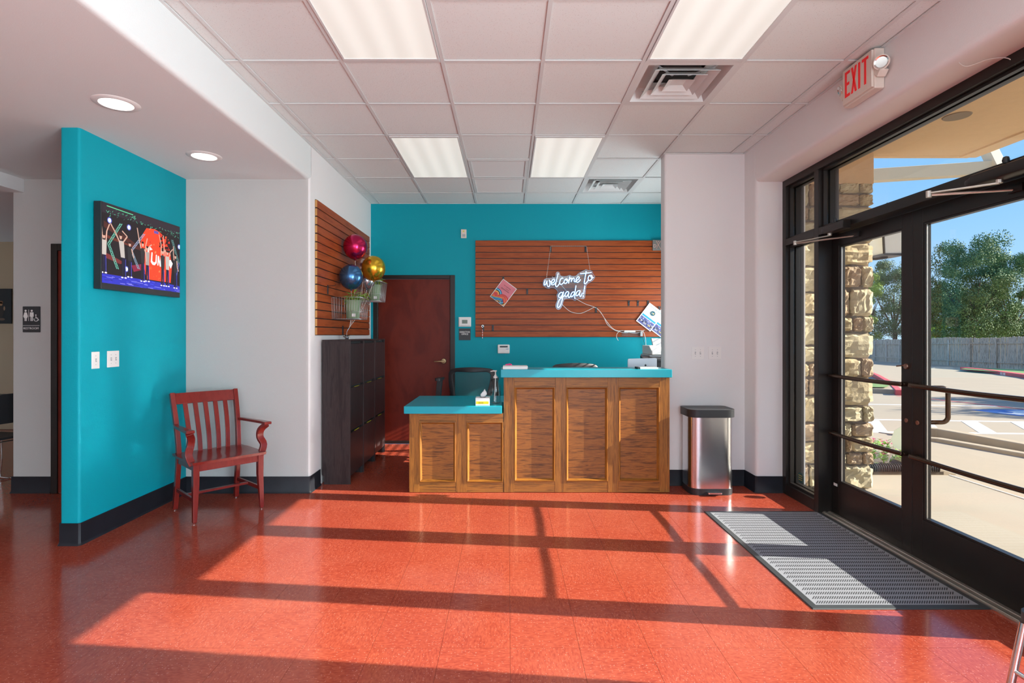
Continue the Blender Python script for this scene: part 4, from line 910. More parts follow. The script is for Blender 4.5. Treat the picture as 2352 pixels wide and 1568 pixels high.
# ================================================================== SLATWALLS
def slatwall(name, along, a0, a1, fixed, sgn, z0, label):
    """along='x': panel on the back wall (faces -y). along='y': on left wall (faces +x)."""
    r = root(name, ((a0+a1)/2, fixed, z0) if along == 'x' else (fixed, (a0+a1)/2, z0), label, 'slatwall panel')
    n = 16; p = 1.2192/n
    def bxx(nm, mt, d0, d1, za, zb, bv=0, e=0):
        if along == 'x': return Bx(nm, mt, a0+e, a1-e, fixed+sgn*d1, fixed+sgn*d0, za, zb, r, bv) if sgn < 0 else None
        return Bx(nm, mt, fixed+d0, fixed+d1, a0+e, a1-e, za, zb, r, bv)
    bxx('backing', M['groove'], 0.001, .010, z0, z0+1.2192, e=.002)
    for k in range(n):
        bxx('slat', M['slat'] if along == 'x' else M['slaty'], .010, .020, z0+k*p+.0045, z0+(k+1)*p-.0045, .0008)
    if along == 'y': 
        m = MB()
        for k in range(n): m.box(fixed+.001, fixed+.0195, a0-.001, a0+.0005, z0+k*p+.006, z0+(k+1)*p-.006)
        m.build('edge', M['slatedge'], r)
    return r
M['slaty'] = wood('cherry_slatwall_laminate_side', (.26, .046, .010), (.37, .078, .017), (.9, .9, 14), 3.0, .42, .62, spec=.25)
slatwall('slatwall', 'x', -.408, 2.03, YB, -1, 1.352, 'wide cherry slatwall panel on the teal back wall, neon sign hung on it')
slatwall('slatwall', 'y', 4.87, 6.715, XL+.001, 1, 1.375, 'cherry slatwall panel on the white left wall above the black cabinets')
YS = YB-.021
def hook(u, v0, lab):
    r = root('slatwall_hook', (X(u, YS), YS, Z(v0+12, YS)), lab, 'hook', 'black slatwall hooks on the back wall'); x = X(u, YS); z = Z(v0, YS)
    Bx('plate', M['blackplastic'], x-.011, x+.011, YS-.006, YS+.004, z-.068, z+.004, r, .001); MB().tube([(x, YS-.006, z-.02), (x, YS-.05, z-.022), (x, YS-.056, z-.012)], .003, 6).build('peg', M['blackplastic'], r)
for u, v, lab in ((1265, 566, 'black hook holding the left chain of the neon sign'), (1345, 566, 'black hook holding the right chain of the neon sign'), (1211, 663, 'empty black hook right of the pink poster'), (1369, 705, 'black hook catching the white cable'), (1444, 690, 'empty black hook, left of the pair near the white poster'),
             (1465, 690, 'empty black hook, right of the pair near the white poster'), (1110, 747, 'black hook at lower left with a beaded lanyard'), (1132, 747, 'empty black hook at lower left beside the lanyard'), (1156, 636, 'black hook above the tilted pink poster'), (1488, 690, 'black hook above the tilted white poster'), (1514, 704, 'black hook over the partly hidden white poster')): hook(u, v, lab)
x = X(793, 5.62)
r = root('slatwall_hook', (XL+.02, 5.62, 1.38), 'black hook low on the left slatwall tying the balloon ribbons', 'hook'); Bx('plate', M['blackplastic'], XL+.0215, XL+.028, 5.60, 5.635, 1.375, 1.47, r, .001); MB().tube([(XL+.03, 5.62, 1.45), (XL+.10, 5.62, 1.45), (XL+.11, 5.62, 1.46)], .003, 6).build('peg', M['blackplastic'], r)
r = root('slatwall_hook', (XL+.02, 5.15, 1.78), 'black hook on the left slatwall beside the lower basket', 'hook'); Bx('plate', M['blackplastic'], XL+.0215, XL+.028, 5.135, 5.16, 1.765, 1.85, r, .001); MB().tube([(XL+.028, 5.147, 1.84), (XL+.09, 5.147, 1.845), (XL+.1, 5.147, 1.855)], .003, 6).build('peg', M['blackplastic'], r)
# lanyard
r = root('lanyard', (X(1109, YS), YS-.02, 1.30), 'small red and white beaded lanyard hanging at lower left', 'lanyard')
m = MB()
for k in range(10): m.lathe([(.002, -.006), (.006, 0), (.002, .006)], (X(1109, YS)-.004, YS-.03, Z(758+k*2.0, YS)), n=8, mi=(k % 3 == 1))
m.build('beads', [M['plastic'], M['exitred']], r); MB().tube([(X(1109, YS)+.012*math.cos(a*PI/6), YS-.03, Z(749, YS)+.014*math.sin(a*PI/6)) for a in range(12)], .0018, 5, closed=True).build('ring', M['chrome'], r)
# --- neon sign
YNn = YS-.055
def npx(p, y=YNn): return Vector((X(1230+p[0]/13.07, y), y, Z(600+p[1]/13.07, y)))
NS = root('neon_sign', (X(1305, YNn), YNn, Z(655, YNn)), 'white blue neon sign reading welcome to gada, hung by chains', 'neon sign')
strokes = [[(290, 570), (262, 640), (258, 700), (290, 705), (325, 640), (345, 580)], [(345, 580), (342, 650), (360, 740), (395, 762), (425, 720), (430, 640), (412, 560), (432, 595), (472, 612)],
 [(475, 650), (530, 640), (570, 590), (560, 545), (520, 545), (482, 610), (475, 670), (500, 702), (560, 690), (612, 630)], [(680, 360), (650, 480), (615, 640), (605, 730), (635, 762), (680, 720), (722, 655)],
 [(830, 520), (800, 500), (760, 530), (730, 600), (735, 670), (770, 692), (830, 650), (862, 600)], [(930, 525), (890, 540), (860, 600), (865, 650), (905, 662), (950, 620), (965, 560), (930, 520), (920, 560), (960, 582), (1002, 560)],
 [(1025, 460), (1010, 560), (990, 660)], [(1000, 600), (1040, 520), (1080, 500), (1085, 540), (1070, 615)], [(1075, 590), (1120, 510), (1150, 500), (1165, 540), (1160, 590), (1190, 617), (1218, 585)],
 [(1215, 580), (1270, 550), (1310, 500), (1300, 465), (1260, 470), (1222, 530), (1217, 590), (1250, 627), (1300, 610), (1352, 545)], [(1520, 295), (1500, 420), (1475, 560), (1465, 650), (1490, 677), (1530, 640), (1582, 565)], [(1345, 370), (1500, 355), (1680, 335)],
 [(1660, 420), (1610, 430), (1580, 500), (1590, 560), (1640, 572), (1690, 520), (1700, 450), (1670, 415), (1658, 455), (1700, 490), (1745, 480)],
 [(812, 950), (770, 930), (710, 980), (690, 1050), (720, 1087), (770, 1060), (815, 980), (840, 910), (825, 1000), (800, 1150), (760, 1290), (710, 1372), (662, 1378), (660, 1300), (700, 1180), (770, 1100), (860, 1040), (892, 1005)],
 [(1002, 920), (950, 910), (900, 960), (885, 1030), (915, 1062), (960, 1020), (1002, 935), (985, 1010), (992, 1080), (1030, 1070), (1070, 1000)], [(1172, 920), (1120, 920), (1075, 970), (1065, 1040), (1090, 1067), (1140, 1010), (1182, 930)], [(1215, 725), (1190, 900), (1175, 1040), (1185, 1125)],
 [(1342, 880), (1290, 880), (1235, 930), (1215, 1010), (1250, 1032), (1300, 980), (1345, 890), (1325, 980), (1337, 1052), (1370, 1040), (1405, 945)], [(1480, 725), (1460, 860), (1440, 985)], [(1437, 1015), (1425, 1080)]]
m = MB(); m2 = MB()
for s in strokes:
    pts = bez([npx(p) for p in s], 5); m.tube(pts, .0042, 8); m2.tube([p+Vector((0, .009, 0)) for p in pts], .0078, 8)
m.build('neon_lettering', M['neon'], NS, smooth='all'); m2.build('tube_casing', M['neonblue'], NS, smooth='all')
out = [(230, 640), (250, 560), (320, 510), (430, 500), (600, 460), (620, 350), (670, 310), (720, 340), (760, 430), (900, 450), (1030, 410), (1100, 440), (1220, 430), (1300, 350), (1450, 280), (1520, 240), (1600, 270), (1700, 290), (1740, 390), (1790, 460), (1720, 570), (1620, 630), (1550, 690), (1520, 760), (1490, 1050), (1450, 1120), (1300, 1110), (1230, 1150), (1180, 1175), (1110, 1130), (980, 1120), (860, 1150), (820, 1280), (760, 1410), (680, 1445), (620, 1390), (610, 1290), (660, 1160), (645, 1000), (680, 930), (640, 850), (560, 790), (480, 780), (390, 810), (300, 770), (230, 720)]
sm = bez([npx(p) for p in out+[out[0]]], 3)[:-1]
MB().prism([(p.x, p.z) for p in sm], YNn+.018, YNn+.022, 'y').build('acrylic_backing', M['acrylic'], NS)
rim = MB().tube([p+Vector((0, .020, 0)) for p in sm], .0016, 5, closed=True).build('acrylic_edge', mat('acrylic_edge', (.35, .55, .75), .2, emit=(.25, .5, .8), es=.15), NS)
def chain(a, b, name='chain', parent=NS, r=.0045, step=.012):
    a = Vector(a); b = Vector(b); d = (b-a); n = max(2, int(d.length/step)); d.normalize(); s = d.cross(Vector((0, 1, 0))).normalized(); t = Vector((0, 1, 0)); m = MB()
    for k in range(n):
        c = a+(b-a)*((k+.5)/n); q = s if k % 2 else t
        m.tube([c+d*math.cos(w_)*step*.62+q*math.sin(w_)*r for w_ in [2*PI*i/6 for i in range(6)]], .0012, 4, closed=True)
    return m.build(name, M['chain'], parent)
hk1 = Vector((X(1265, YS-.05), YS-.05, Z(565, YS-.05))); hk2 = Vector((X(1347, YS-.05), YS-.05, Z(565, YS-.05)))
chain(hk1, npx((325, 530))); chain(hk2, npx((1640, 300))); chain(hk1, hk2)
# cables of the sign
def cable(pts, label, r=.0032):
    o = MB().tube(bez([(X(u, YS-.03), YS-.03, Z(v, YS-.03)) for u, v in pts], 6), r, 6).build('power_cable', M['cable'], smooth='all'); tag(o, label, 'cable', 'white cables on the slatwall')
cable([(1290, 698), (1305, 712), (1318, 718), (1335, 719), (1352, 712), (1368, 706), (1385, 725), (1395, 745), (1410, 757), (1425, 762), (1440, 764), (1450, 760), (1470, 759)], 'white cable looping below the neon sign to the power box')
cable([(1268, 635), (1285, 650), (1305, 672), (1325, 687), (1345, 698), (1365, 705), (1378, 715), (1390, 733), (1405, 752), (1418, 759), (1432, 759), (1450, 764), (1465, 764), (1480, 758)], 'white cable running diagonally behind the neon letters')
cable([(1424, 760), (1418, 765), (1416, 773), (1420, 782)], 'short white cable end dangling left of the power box'); cable([(1470, 759), (1477, 761), (1482, 775), (1484, 797)], 'white cable hanging right of the power box')
o = MB().tube(bez([(X(u, YS-.02), YS-.02, Z(v, YS-.02)) for u, v in ((1474, 764), (1478, 780), (1482, 800), (1484, 808))], 5), .003, 6).build('power_cable', M['blackplastic'], smooth='all'); tag(o, 'thin black cable dropping towards the printer', 'cable')
r = root('power_supply_box', (X(1450, YS), YS-.03, Z(768, YS)), 'clear plastic box with white power adapter at the lower slat', 'power adapter')
Bx('clear_box', M['acrylic'], X(1427, YS), X(1474, YS), YS-.05, YS-.001, Z(772, YS), Z(762, YS), r); Bx('adapter', M['plastic'], X(1432, YS), X(1458, YS), YS-.04, YS-.01, Z(763, YS), Z(758.5, YS), r, .003); Bx('end_clip', M['greyplastic'], X(1469, YS), X(1474, YS), YS-.052, YS-.0005, Z(772, YS), Z(762, YS), r)
# --- posters
def poster(cu, cv, wd, ht, ang, name, label, items, y=None, texts=()):
    y = y or YS-.012; T = FR((X(cu, y), y, Z(cv, y)), (math.cos(ang), 0, math.sin(ang)), (-math.sin(ang), 0, math.cos(ang)))
    r = root(name, (X(cu, y), y, Z(cv, y)), label, 'poster')
    m = MB(); m.T = T; m.box(-wd/2, wd/2, -ht/2, ht/2, -.003, 0); m.build('board', M['paper'], r, .0006)
    m = MB(); k = 0
    for pts, col in items:
        k += 1; zz = .0005+k*.00012; vs = [T @ Vector((p[0], p[1], zz)) for p in pts]; tri = tessellate_polygon([[Vector((p[0], p[1], 0)) for p in pts]]); m.add(vs, [tuple(t) for t in tri], 0, col)
    m.build('artwork', M['print'], r, recalc=False)
    for t, sz, px, py, mt_ in texts: text_mesh(t, sz, T @ Matrix.Translation((px, py, .005)), mt_, 'lettering', r, .0002)
    return r
def clip_poly(pts, x0, x1, y0, y1):
    for ax, lim, sg in ((0, x0, 1), (0, x1, -1), (1, y0, 1), (1, y1, -1)):
        o = []
        for i in range(len(pts)):
            a = pts[i-1]; b = pts[i]; da = (a[ax]-lim)*sg; db = (b[ax]-lim)*sg
            if (da >= 0) != (db >= 0): t = da/(da-db); o.append((a[0]+(b[0]-a[0])*t, a[1]+(b[1]-a[1])*t))
            if db >= 0: o.append(b)
        pts = o
        if len(pts) < 3: return []
    return pts
W_, H_ = .216, .279
its = [([(-W_/2+.007, -H_/2+.007), (W_/2-.007, -H_/2+.007), (W_/2-.007, H_/2-.007), (-W_/2+.007, H_/2-.007)], (.72, .20, .24))]
def band(path, cols, w0, dw):
    for k, c in enumerate(cols):
        hw = w0-dw*k; L = [Vector((p[0], p[1])) for p in bez([(q[0], q[1], 0) for q in path], 8)]
        for a, b in zip(L, L[1:]):
            d = (b-a).normalized(); n = Vector((-d.y, d.x))*hw; e = d*hw*.15
            q = clip_poly([tuple(a+n-e), tuple(a-n-e), tuple(b-n+e), tuple(b+n+e)], -W_/2+.007, W_/2-.007, -H_/2+.007, H_/2-.007)
            if q: its.append((q, c))
cb = [(.02, .13, .30), (.15, .55, .75), (.02, .02, .03), (.85, .45, .10), (.75, .16, .06), (.60, .05, .06)]
def disc(cx_, cy_, rad, col):
    q = clip_poly([(cx_+rad*math.cos(2*PI*k/28), cy_+rad*math.sin(2*PI*k/28)) for k in range(28)], -W_/2+.007, W_/2-.007, -H_/2+.007, H_/2-.007)
    if q: its.append((q, col))
for k, c in enumerate(cb): disc(-.07, -.075, .085-.012*k, c)
for k, c in enumerate(((.60, .04, .05), (.78, .14, .07), (.85, .45, .10), (.02, .02, .03), (.15, .55, .75), (.02, .16, .38))):
    disc(.045, -.095, .085-.013*k, c)
band([(-.09, -.09), (-.05, -.105), (0, -.075), (.04, -.05), (.09, -.09)], [(.60, .04, .05), (.78, .14, .07)], .02, .009)
band([(-.12, -.15), (-.06, -.13), (0, -.10), (.035, -.09)], [(.85, .45, .10), (.02, .02, .03), (.15, .55, .75), (.02, .16, .38)], .026, .006)
its = its[:]
poster(1156.2, 672, W_, H_, math.radians(-37), 'poster', 'tilted pink poster with retro rainbow swirls on the slatwall', its, texts=(('ask a gada baby', .017, .0, .085, M['blackplastic']), ('anything !', .014, .02, .06, M['blackplastic']), ('#gadadanceteam', .018, 0, .040, M['blackplastic'])))
def white_items(wd, ht):
    i2 = [([(-wd/2+.012, -.035), (wd/2-.012, -.035), (wd/2-.012, -.012), (-wd/2+.012, -.012)], (.02, .35, .62)), ([(-wd/2+.012, -ht/2+.012), (wd/2-.012, -ht/2+.012), (wd/2-.012, -.042), (-wd/2+.012, -.042)], (.10, .11, .32))]
    rr = random.Random(5)
    for k in range(70):
        x_ = rr.uniform(-wd/2+.02, wd/2-.02); y_ = rr.uniform(-ht/2+.02, -.05); c = rr.choice([(.62, .50, .22), (.62, .50, .22), (.30, .30, .5), (.7, .7, .72), (.04, .04, .06)]) if y_ < -.09 else rr.choice([(.2, .22, .5), (.6, .6, .65), (.1, .1, .2)])
        s = rr.uniform(.004, .010); i2.append(([(x_-s, y_-s*.7), (x_+s, y_-s*.7), (x_+s, y_+s*.7), (x_-s, y_+s*.7)], c))
    i2.append(([(.0+.030*math.cos(2*PI*k/24), .055+.030*math.sin(2*PI*k/24)) for k in range(24)], (.01, .10, .14)))
    i2.append(([(.002, .045), (.018, .05), (.012, .07), (.0, .062)], (.7, .5, .2)))
    i2.append(([(-.018, .05), (-.006, .045), (-.008, .066)], (.7, .75, .6)))
    for yy_ in (.018, .008, 0.0): i2.append(([(-.06, yy_), (.06, yy_), (.06, yy_+.0015), (-.06, yy_+.0015)], (.45, .6, .6)))
    return i2
tealm = mat('teal_ink', (.0, .22, .20), .6)
poster(1493, 728, .225, .285, math.radians(-37), 'poster', 'tilted white class poster with blue band, left of two', white_items(.225, .285), YS-.024, texts=(('Time to Light Up For', .020, 0, .115, tealm),))
poster(1519, 743, .225, .285, math.radians(-37), 'poster', 'white class poster mostly hidden behind the wall stub', white_items(.225, .285), YS-.010, texts=(('Time to Light Up For', .020, 0, .115, tealm),))
# dance plaque
y = YS-.012; r = root('plaque', (X(1512, y), y, Z(563, y)), 'grey dance plaque at the top right corner of the slatwall', 'plaque')
Bx('plate', mat('plaque_grey', (.20, .20, .19), .6), X(1499, y), X(1560, y), y-.003, y+.01, Z(575, y), Z(551, y), r, .002)
mp_ = mat('plaque_pink', (.75, .42, .36), .6)
text_mesh('D', .058, FR((X(1504, y), y-.004, Z(565, y)), (1, 0, 0), (0, 0, 1)), mp_, 'lettering', r); text_mesh('ANCE', .058, FR((X(1537, y), y-.004, Z(565, y)), (1, 0, 0), (0, 0, 1)), mp_, 'lettering', r)
m = MB().tube([(X(1507, y), y-.005, Z(572, y)), (X(1511, y), y-.005, Z(563, y)), (X(1517, y), y-.005, Z(554, y))], .003, 5).tube([(X(1507, y), y-.005, Z(553, y)), (X(1511.5, y), y-.005, Z(562, y)), (X(1518, y), y-.005, Z(573, y))], .003, 5).lathe([(.001, y-.006), (.006, y-.006), (.006, y-.004)], (X(1512, y), 0, Z(555, y)), 'y', 12); m.build('dancer_emblem', mp_, r)
text_mesh('ACADEMY', .016, FR((X(1532, y), y-.004, Z(572.5, y)), (1, 0, 0), (0, 0, 1)), M['plastic'], 'lettering', r)
# ================================================================== BACK WALL FITTINGS
yb = YB-.001
def bxp(name, mt, u0, u1, v0, v1, dep, parent, bevel=.002, y=None, off=0):
    y = y or yb; return Bx(name, mt, X(u0, y), X(u1, y), y-dep-off, y-off, Z(v1, y), Z(v0, y), parent, bevel)
r = root('alarm_strobe', (X(1065, yb), yb, Z(547, yb)), 'small cream wall alarm plate high on the teal wall', 'alarm'); bxp('plate', M['cream'], 1059, 1071.5, 527, 547, .012, r); bxp('speaker_slot', M['greyplastic'], 1062, 1069, 538, 544, .003, r, 0, off=.012); bxp('lamp', M['yellow'], 1063.5, 1066.5, 530, 533, .003, r, 0, off=.012)
r = root('thermostat', (X(1068, yb), yb, Z(750, yb)), 'white digital thermostat above the director office sign', 'thermostat'); bxp('back_plate', M['plastic'], 1053.5, 1082, 728, 750, .012, r, .003); bxp('body', M['plastic'], 1055, 1080.5, 730, 748, .014, r, .004, off=.012); bxp('display', M['lcd'], 1061.5, 1074, 734.5, 743, .001, r, 0, off=.026)
r = root('office_sign', (X(1067, yb), yb, Z(781, yb)), 'black DIRECTOR OFFICE sign beside the cherry door', 'sign'); bxp('plate', M['blackplastic'], 1054, 1081, 754, 781, .004, r, .001)
for k, t in enumerate(('DIRECTOR', 'OFFICE')): text_mesh(t, .027, FR((X(1067.5, yb), yb-.005, Z(762.5+k*4.8, yb)), (1, 0, 0), (0, 0, 1)), M['plastic'], 'lettering', r, .0008, sx=1.0, bold=.0004)
r = root('alarm_keypad', (X(1156.5, yb), yb, Z(811, yb)), 'white rounded alarm keypad below the slatwall', 'keypad'); bxp('body', M['plastic'], 1143, 1170.5, 791, 811.5, .022, r, .012); bxp('display', M['blackplastic'], 1148, 1166, 794, 797.6, .001, r, 0, off=.022); bxp('badge', M['bluepaint'], 1162, 1168, 800.6, 801.6, .001, r, 0, off=.022)
# back door
r = root('door_3', ((-1.624-.734)/2, YB, 0)); struct(r, 'dark cherry door with lever handle in the back wall', 'door')
Bx('leaf', M['doorwood'], -1.640, -.730, YB+.03, YB+.07, .008, 2.085, r)
for a in ((-1.70, -1.640, YB-.012, YB+.12, 0, 2.135), (-.730, -.667, YB-.012, YB+.12, 0, 2.135), (-1.640, -.730, YB-.012, YB+.12, 2.088, 2.135)): Bx('frame', M['bronze'], *a, r, .006)
hx, hz = X(1019, YB), Z(829, YB); h = MB().lathe([(.001, YB-.012), (.030, YB-.010), (.034, YB+.005), (.034, YB+.031)], (hx, 0, hz), 'y', 28).build('rose', M['brass'], r, smooth=True)
MB().tube([(hx, YB-.01, hz), (hx, YB-.05, hz)], .010, 12).sweep([(hx+.012, YB-.05, hz), (hx-.05, YB-.052, hz-.001), (hx-.115, YB-.048, hz-.004)], [.012, .012, .01], [.022, .018, .014]).build('lever', M['brass'], h, .003)
Bx('sweep', M['bronze'], -1.640, -.730, YB+.024, YB+.03, .004, .04, r)
# ================================================================== PILLAR SWITCHES
def plate2(name, c, right, n_, gang, label, up=(0, 0, 1)):
    w_ = .070 if gang == 1 else .116; h_ = .115; T = FR(c, right, up)
    r = root(name, c, label, 'light switch', None); m = MB(); m.T = T; m.box(-w_/2, w_/2, -h_/2, h_/2, 0, .005); m.build('plate', M['plastic'], r, .002)
    for g in range(gang):
        ox = 0 if gang == 1 else (-.023+.046*g); m = MB(); m.T = T; m.box(ox-.0055, ox+.0055, -.012, .012, .005, .008); m.build('slot', M['greyplastic'], r)
        m = MB(); m.T = T; s = 1 if (g+n_) % 2 else -1; m.add([(ox-.0045, -.004*s, .005), (ox+.0045, -.004*s, .005), (ox+.0045, .004, .005), (ox-.0045, .004, .005), (ox-.004, .004*s+.004, .016), (ox+.004, .004*s+.004, .016), (ox+.004, .004*s-.002, .017), (ox-.004, .004*s-.002, .017)], [(0, 1, 5, 4), (1, 2, 6, 5), (2, 3, 7, 6), (3, 0, 4, 7), (4, 5, 6, 7)]); m.build('toggle', M['plastic'], r)
        m = MB()
        m.T = T
        for s in (-1, 1): m.lathe([(.003, .005), (.003, .006)], (ox, s*.030, 0), n=8)
        m.build('screw', M['greyplastic'], r)
    return r
yp = 4.979
plate2('switch_plate', (X(1602.5, yp), yp, Z(810.5, yp)), (1, 0, 0), 0, 2, 'white double light switch on the wall stub, left of two')
plate2('switch_plate', (X(1641.5, yp), yp, Z(810.5, yp)), (1, 0, 0), 1, 2, 'white double light switch on the wall stub, right of two')
xt = -2.8065
def tw(u): return -xt*F/(U0-u)
plate2('switch_plate', (xt, tw(218.5), Z(827, tw(218.5))), (0, 1, 0), 0, 1, 'white single switch on the teal partition, left of two')
plate2('switch_plate', (xt, tw(259), Z(824, tw(259))), (0, 1, 0), 0, 2, 'white double switch on the teal partition, right of two')
# ================================================================== TELEVISION
TX = -2.748; ya, yb_ = 3.672, 4.556; za, zb = 1.690, 2.284; TW = yb_-ya; TH = zb-za
r = root('television', (xt, (ya+yb_)/2, za), 'wall television showing dancers on a red and blue stage', 'television')
Bx('housing', M['blackplastic'], xt-.001+.008, TX-.001, ya, yb_, za, zb, r, .003); Bx('wall_mount', M['blackplastic'], xt, xt+.01, ya+.25, yb_-.25, za+.15, zb-.15, r)
bz = .042; items = []
def q(pts, c): items.append(([(min(max(p[0], 0), 1), min(max(p[1], 0), 1)) for p in pts], c))
def rect(x0, y0, x1, y1, c): q([(x0, y0), (x1, y0), (x1, y1), (x0, y1)], c)
def seg(x0, y0, x1, y1, w_, c, asp=TH/TW):
    dx_, dy_ = x1-x0, (y1-y0)*asp; L_ = math.hypot(dx_, dy_) or 1; nx, ny = -dy_/L_*w_/2, dx_/L_*w_/2/asp; q([(x0+nx, y0+ny), (x0-nx, y0-ny), (x1-nx, y1-ny), (x1+nx, y1+ny)], c)
def ell(cx_, cy_, rx, ry, c, n=14): q([(cx_+rx*math.cos(2*PI*k/n), cy_+ry*math.sin(2*PI*k/n)) for k in range(n)], c)
rect(0, 0, 1, 1, (.018, .014, .016)); rect(0, .88, 1, 1, (.03, .022, .03))
q([(0, .62), (.5, .52), (.5, .50), (0, .58)], (.12, .03, .02)); q([(.02, .78), (.45, .55), (.45, .50), (.02, .70)], (.07, .022, .018)); q([(0, .40), (.25, .30), (.2, .27), (0, .33)], (.16, .03, .03)); q([(.33, .28), (.5, .34), (.5, .26), (.36, .2)], (.22, .02, .05))
red = (.80, .055, .02)
q([(.46, .72), (.52, .84), (.63, .86), (.70, .84), (.80, .76), (.84, .60), (.88, .40), (.86, .12), (.52, .12), (.48, .35), (.44, .55)], red)
rr = random.Random(9)
for k in range(60):
    a = rr.uniform(.70, .86); b = rr.uniform(.58, .86); s = rr.uniform(.004, .02); q([(a-s, b-s), (a+s, b-s*.8), (a+s*.7, b+s*2), (a-s*.8, b+s)], (.03, .012, .012))
for k in range(50):
    a = rr.uniform(.50, .86); b = rr.uniform(.14, .8); s = rr.uniform(.004, .014); q([(a-s, b-s), (a+s, b-s*.8), (a+s*.7, b+s*2), (a-s*.8, b+s)], rr.choice([(.55, .03, .02), (.9, .10, .03), (.85, .2, .08)]))
q([(0, .12), (.45, .12), (1, .10), (1, 0), (0, 0)], (.03, .035, .42))
for k in range(60):
    a = rr.uniform(0, 1); b = rr.uniform(.0, .10); s = rr.uniform(.01, .04); q([(a-s, b), (a+s, b-.004), (a+s, b+.004), (a-s, b+.006)], rr.choice([(.06, .08, .65), (.02, .02, .2), (.25, .25, .75), (.45, .05, .35) if .5 < a < .8 else (.05, .05, .5)]))
rect(0, .115, 1, .128, (.02, .012, .02))
def truss(x0, y0, x1, y1, c, w_=.022):
    n = 12; seg(x0-w_/2, y0, x1-w_/2, y1, .006, c); seg(x0+w_/2, y0, x1+w_/2, y1, .006, c)
    for k in range(n):
        t0 = k/n; t1 = (k+1)/n; s = 1 if k % 2 else -1; seg(x0+(x1-x0)*t0-s*w_/2, y0+(y1-y0)*t0, x0+(x1-x0)*t1+s*w_/2, y0+(y1-y0)*t1, .004, c)
gt = (.12, .42, .32)
truss(.21, .80, .07, .50, gt); truss(.07, .50, .17, .20, gt); truss(.49, .75, .33, .48, (.25, .30, .42)); truss(.33, .48, .42, .25, (.2, .3, .38)); truss(.88, .78, .98, .45, (.12, .30, .28)); truss(.98, .45, .93, .20, (.15, .2, .5))
for k in range(70):
    a = rr.uniform(.04, .98); b = .90+rr.uniform(-.04, .05) if a < .5 else .86+rr.uniform(-.03, .05); seg(a, b, a+rr.uniform(-.03, .03), b+rr.uniform(-.03, .03), .005, rr.choice([(.06, .30, .18), (.10, .45, .28), (.04, .12, .10)]))
seg(.05, .975, .35, .965, .008, (.10, .5, .25))
for cx_, cy_ in ((.08, .80), (.30, .78), (.27, .22), (.99, .70)): ell(cx_, cy_, .026, .040, (.08, .09, .45)); ell(cx_, cy_, .018, .029, (.70, .80, .95))
rect(.62, .80, .68, .84, (.12, .08, .35))
def wq(pts): q(pts, (.88, .85, .82))
wq([(.575, .38), (.585, .52), (.60, .52), (.595, .40), (.62, .38), (.64, .40), (.645, .50), (.66, .50), (.655, .38), (.63, .345), (.60, .345)]); wq([(.665, .35), (.672, .49), (.688, .49), (.70, .40), (.712, .48), (.725, .48), (.72, .34), (.70, .34), (.685, .42), (.68, .35)]); wq([(.54, .44), (.53, .56), (.56, .60), (.60, .56), (.56, .54)]); wq([(.80, .46), (.86, .47), (.89, .42), (.86, .34), (.83, .40)])
skin = (.55, .34, .26); shirts = [(.45, .42, .38), (.32, .30, .28), (.03, .028, .03)]
def person(x_, y_, h_, sh, arms, lean=0):
    top = y_+h_; 
    seg(x_-.012, y_, x_-.008+lean*.3, y_+h_*.48, .020, (.02, .018, .03)); seg(x_+.016, y_, x_+.008+lean*.3, y_+h_*.48, .020, (.015, .015, .05))
    seg(x_+.022, y_+.01, x_+.02, y_+h_*.42, .004, (.08, .09, .6))
    q([(x_-.022+lean*.4, y_+h_*.45), (x_+.024+lean*.4, y_+h_*.45), (x_+.030+lean, y_+h_*.82), (x_-.030+lean, y_+h_*.82)], sh)
    ell(x_+lean*1.2, y_+h_*.91, .014, h_*.062, skin); ell(x_+lean*1.2, y_+h_*.955, .0145, h_*.030, (.03, .015, .012))
    for (ex, ey, hx_, hy_) in arms: seg(x_+lean+(.022 if ex > 0 else -.022), y_+h_*.8, x_+lean+ex, y_+h_*ey, .013, skin); seg(x_+lean+ex, y_+h_*ey, x_+lean+hx_, y_+h_*hy_, .011, skin)
    ell(x_-.018, y_, .014, .010, (.7, .7, .8)); ell(x_+.02, y_, .014, .010, (.75, .7, .75))
person(.02, .13, .50, shirts[0], ((-.02, 1.0, -.03, 1.15), (.03, 1.05, .06, 1.25)))
person(.24, .10, .58, shirts[0], ((-.06, .95, -.12, 1.15), (.07, .95, .01, 1.05)), -.03)
person(.31, .12, .48, shirts[2], ((.03, .7, .05, .55),)); person(.53, .10, .50, shirts[1], ((.03, 1.0, .06, 1.05), (-.02, 1.0, .0, 1.2)))
person(.47, .09, .56, shirts[2], ((-.05, 1.05, -.07, 1.28), (.04, .7, .05, .5)))
person(.74, .07, .54, shirts[2], ((-.02, 1.08, -.05, 1.35), (.02, 1.08, .01, 1.36))); person(.81, .07, .54, shirts[0], ((-.03, .98, -.05, .9), (.04, .95, .08, 1.05)))
person(.93, .06, .52, shirts[2], ((-.03, 1.0, -.03, 1.2), (.03, .6, .05, .5))); 
m = MB(); k = 0
for pts, col in items:
    k += 1; xx = TX+.00002+k*.0000025; vs = [(xx, ya+.006+p[0]*(TW-.012), za+bz+p[1]*(TH-bz-.008)) for p in pts]; tri = tessellate_polygon([[Vector((p[0], p[1], 0)) for p in pts]]); m.add(vs, [tuple(t) for t in tri], 0, col)
m.build('screen', M['screen'], r, recalc=False)
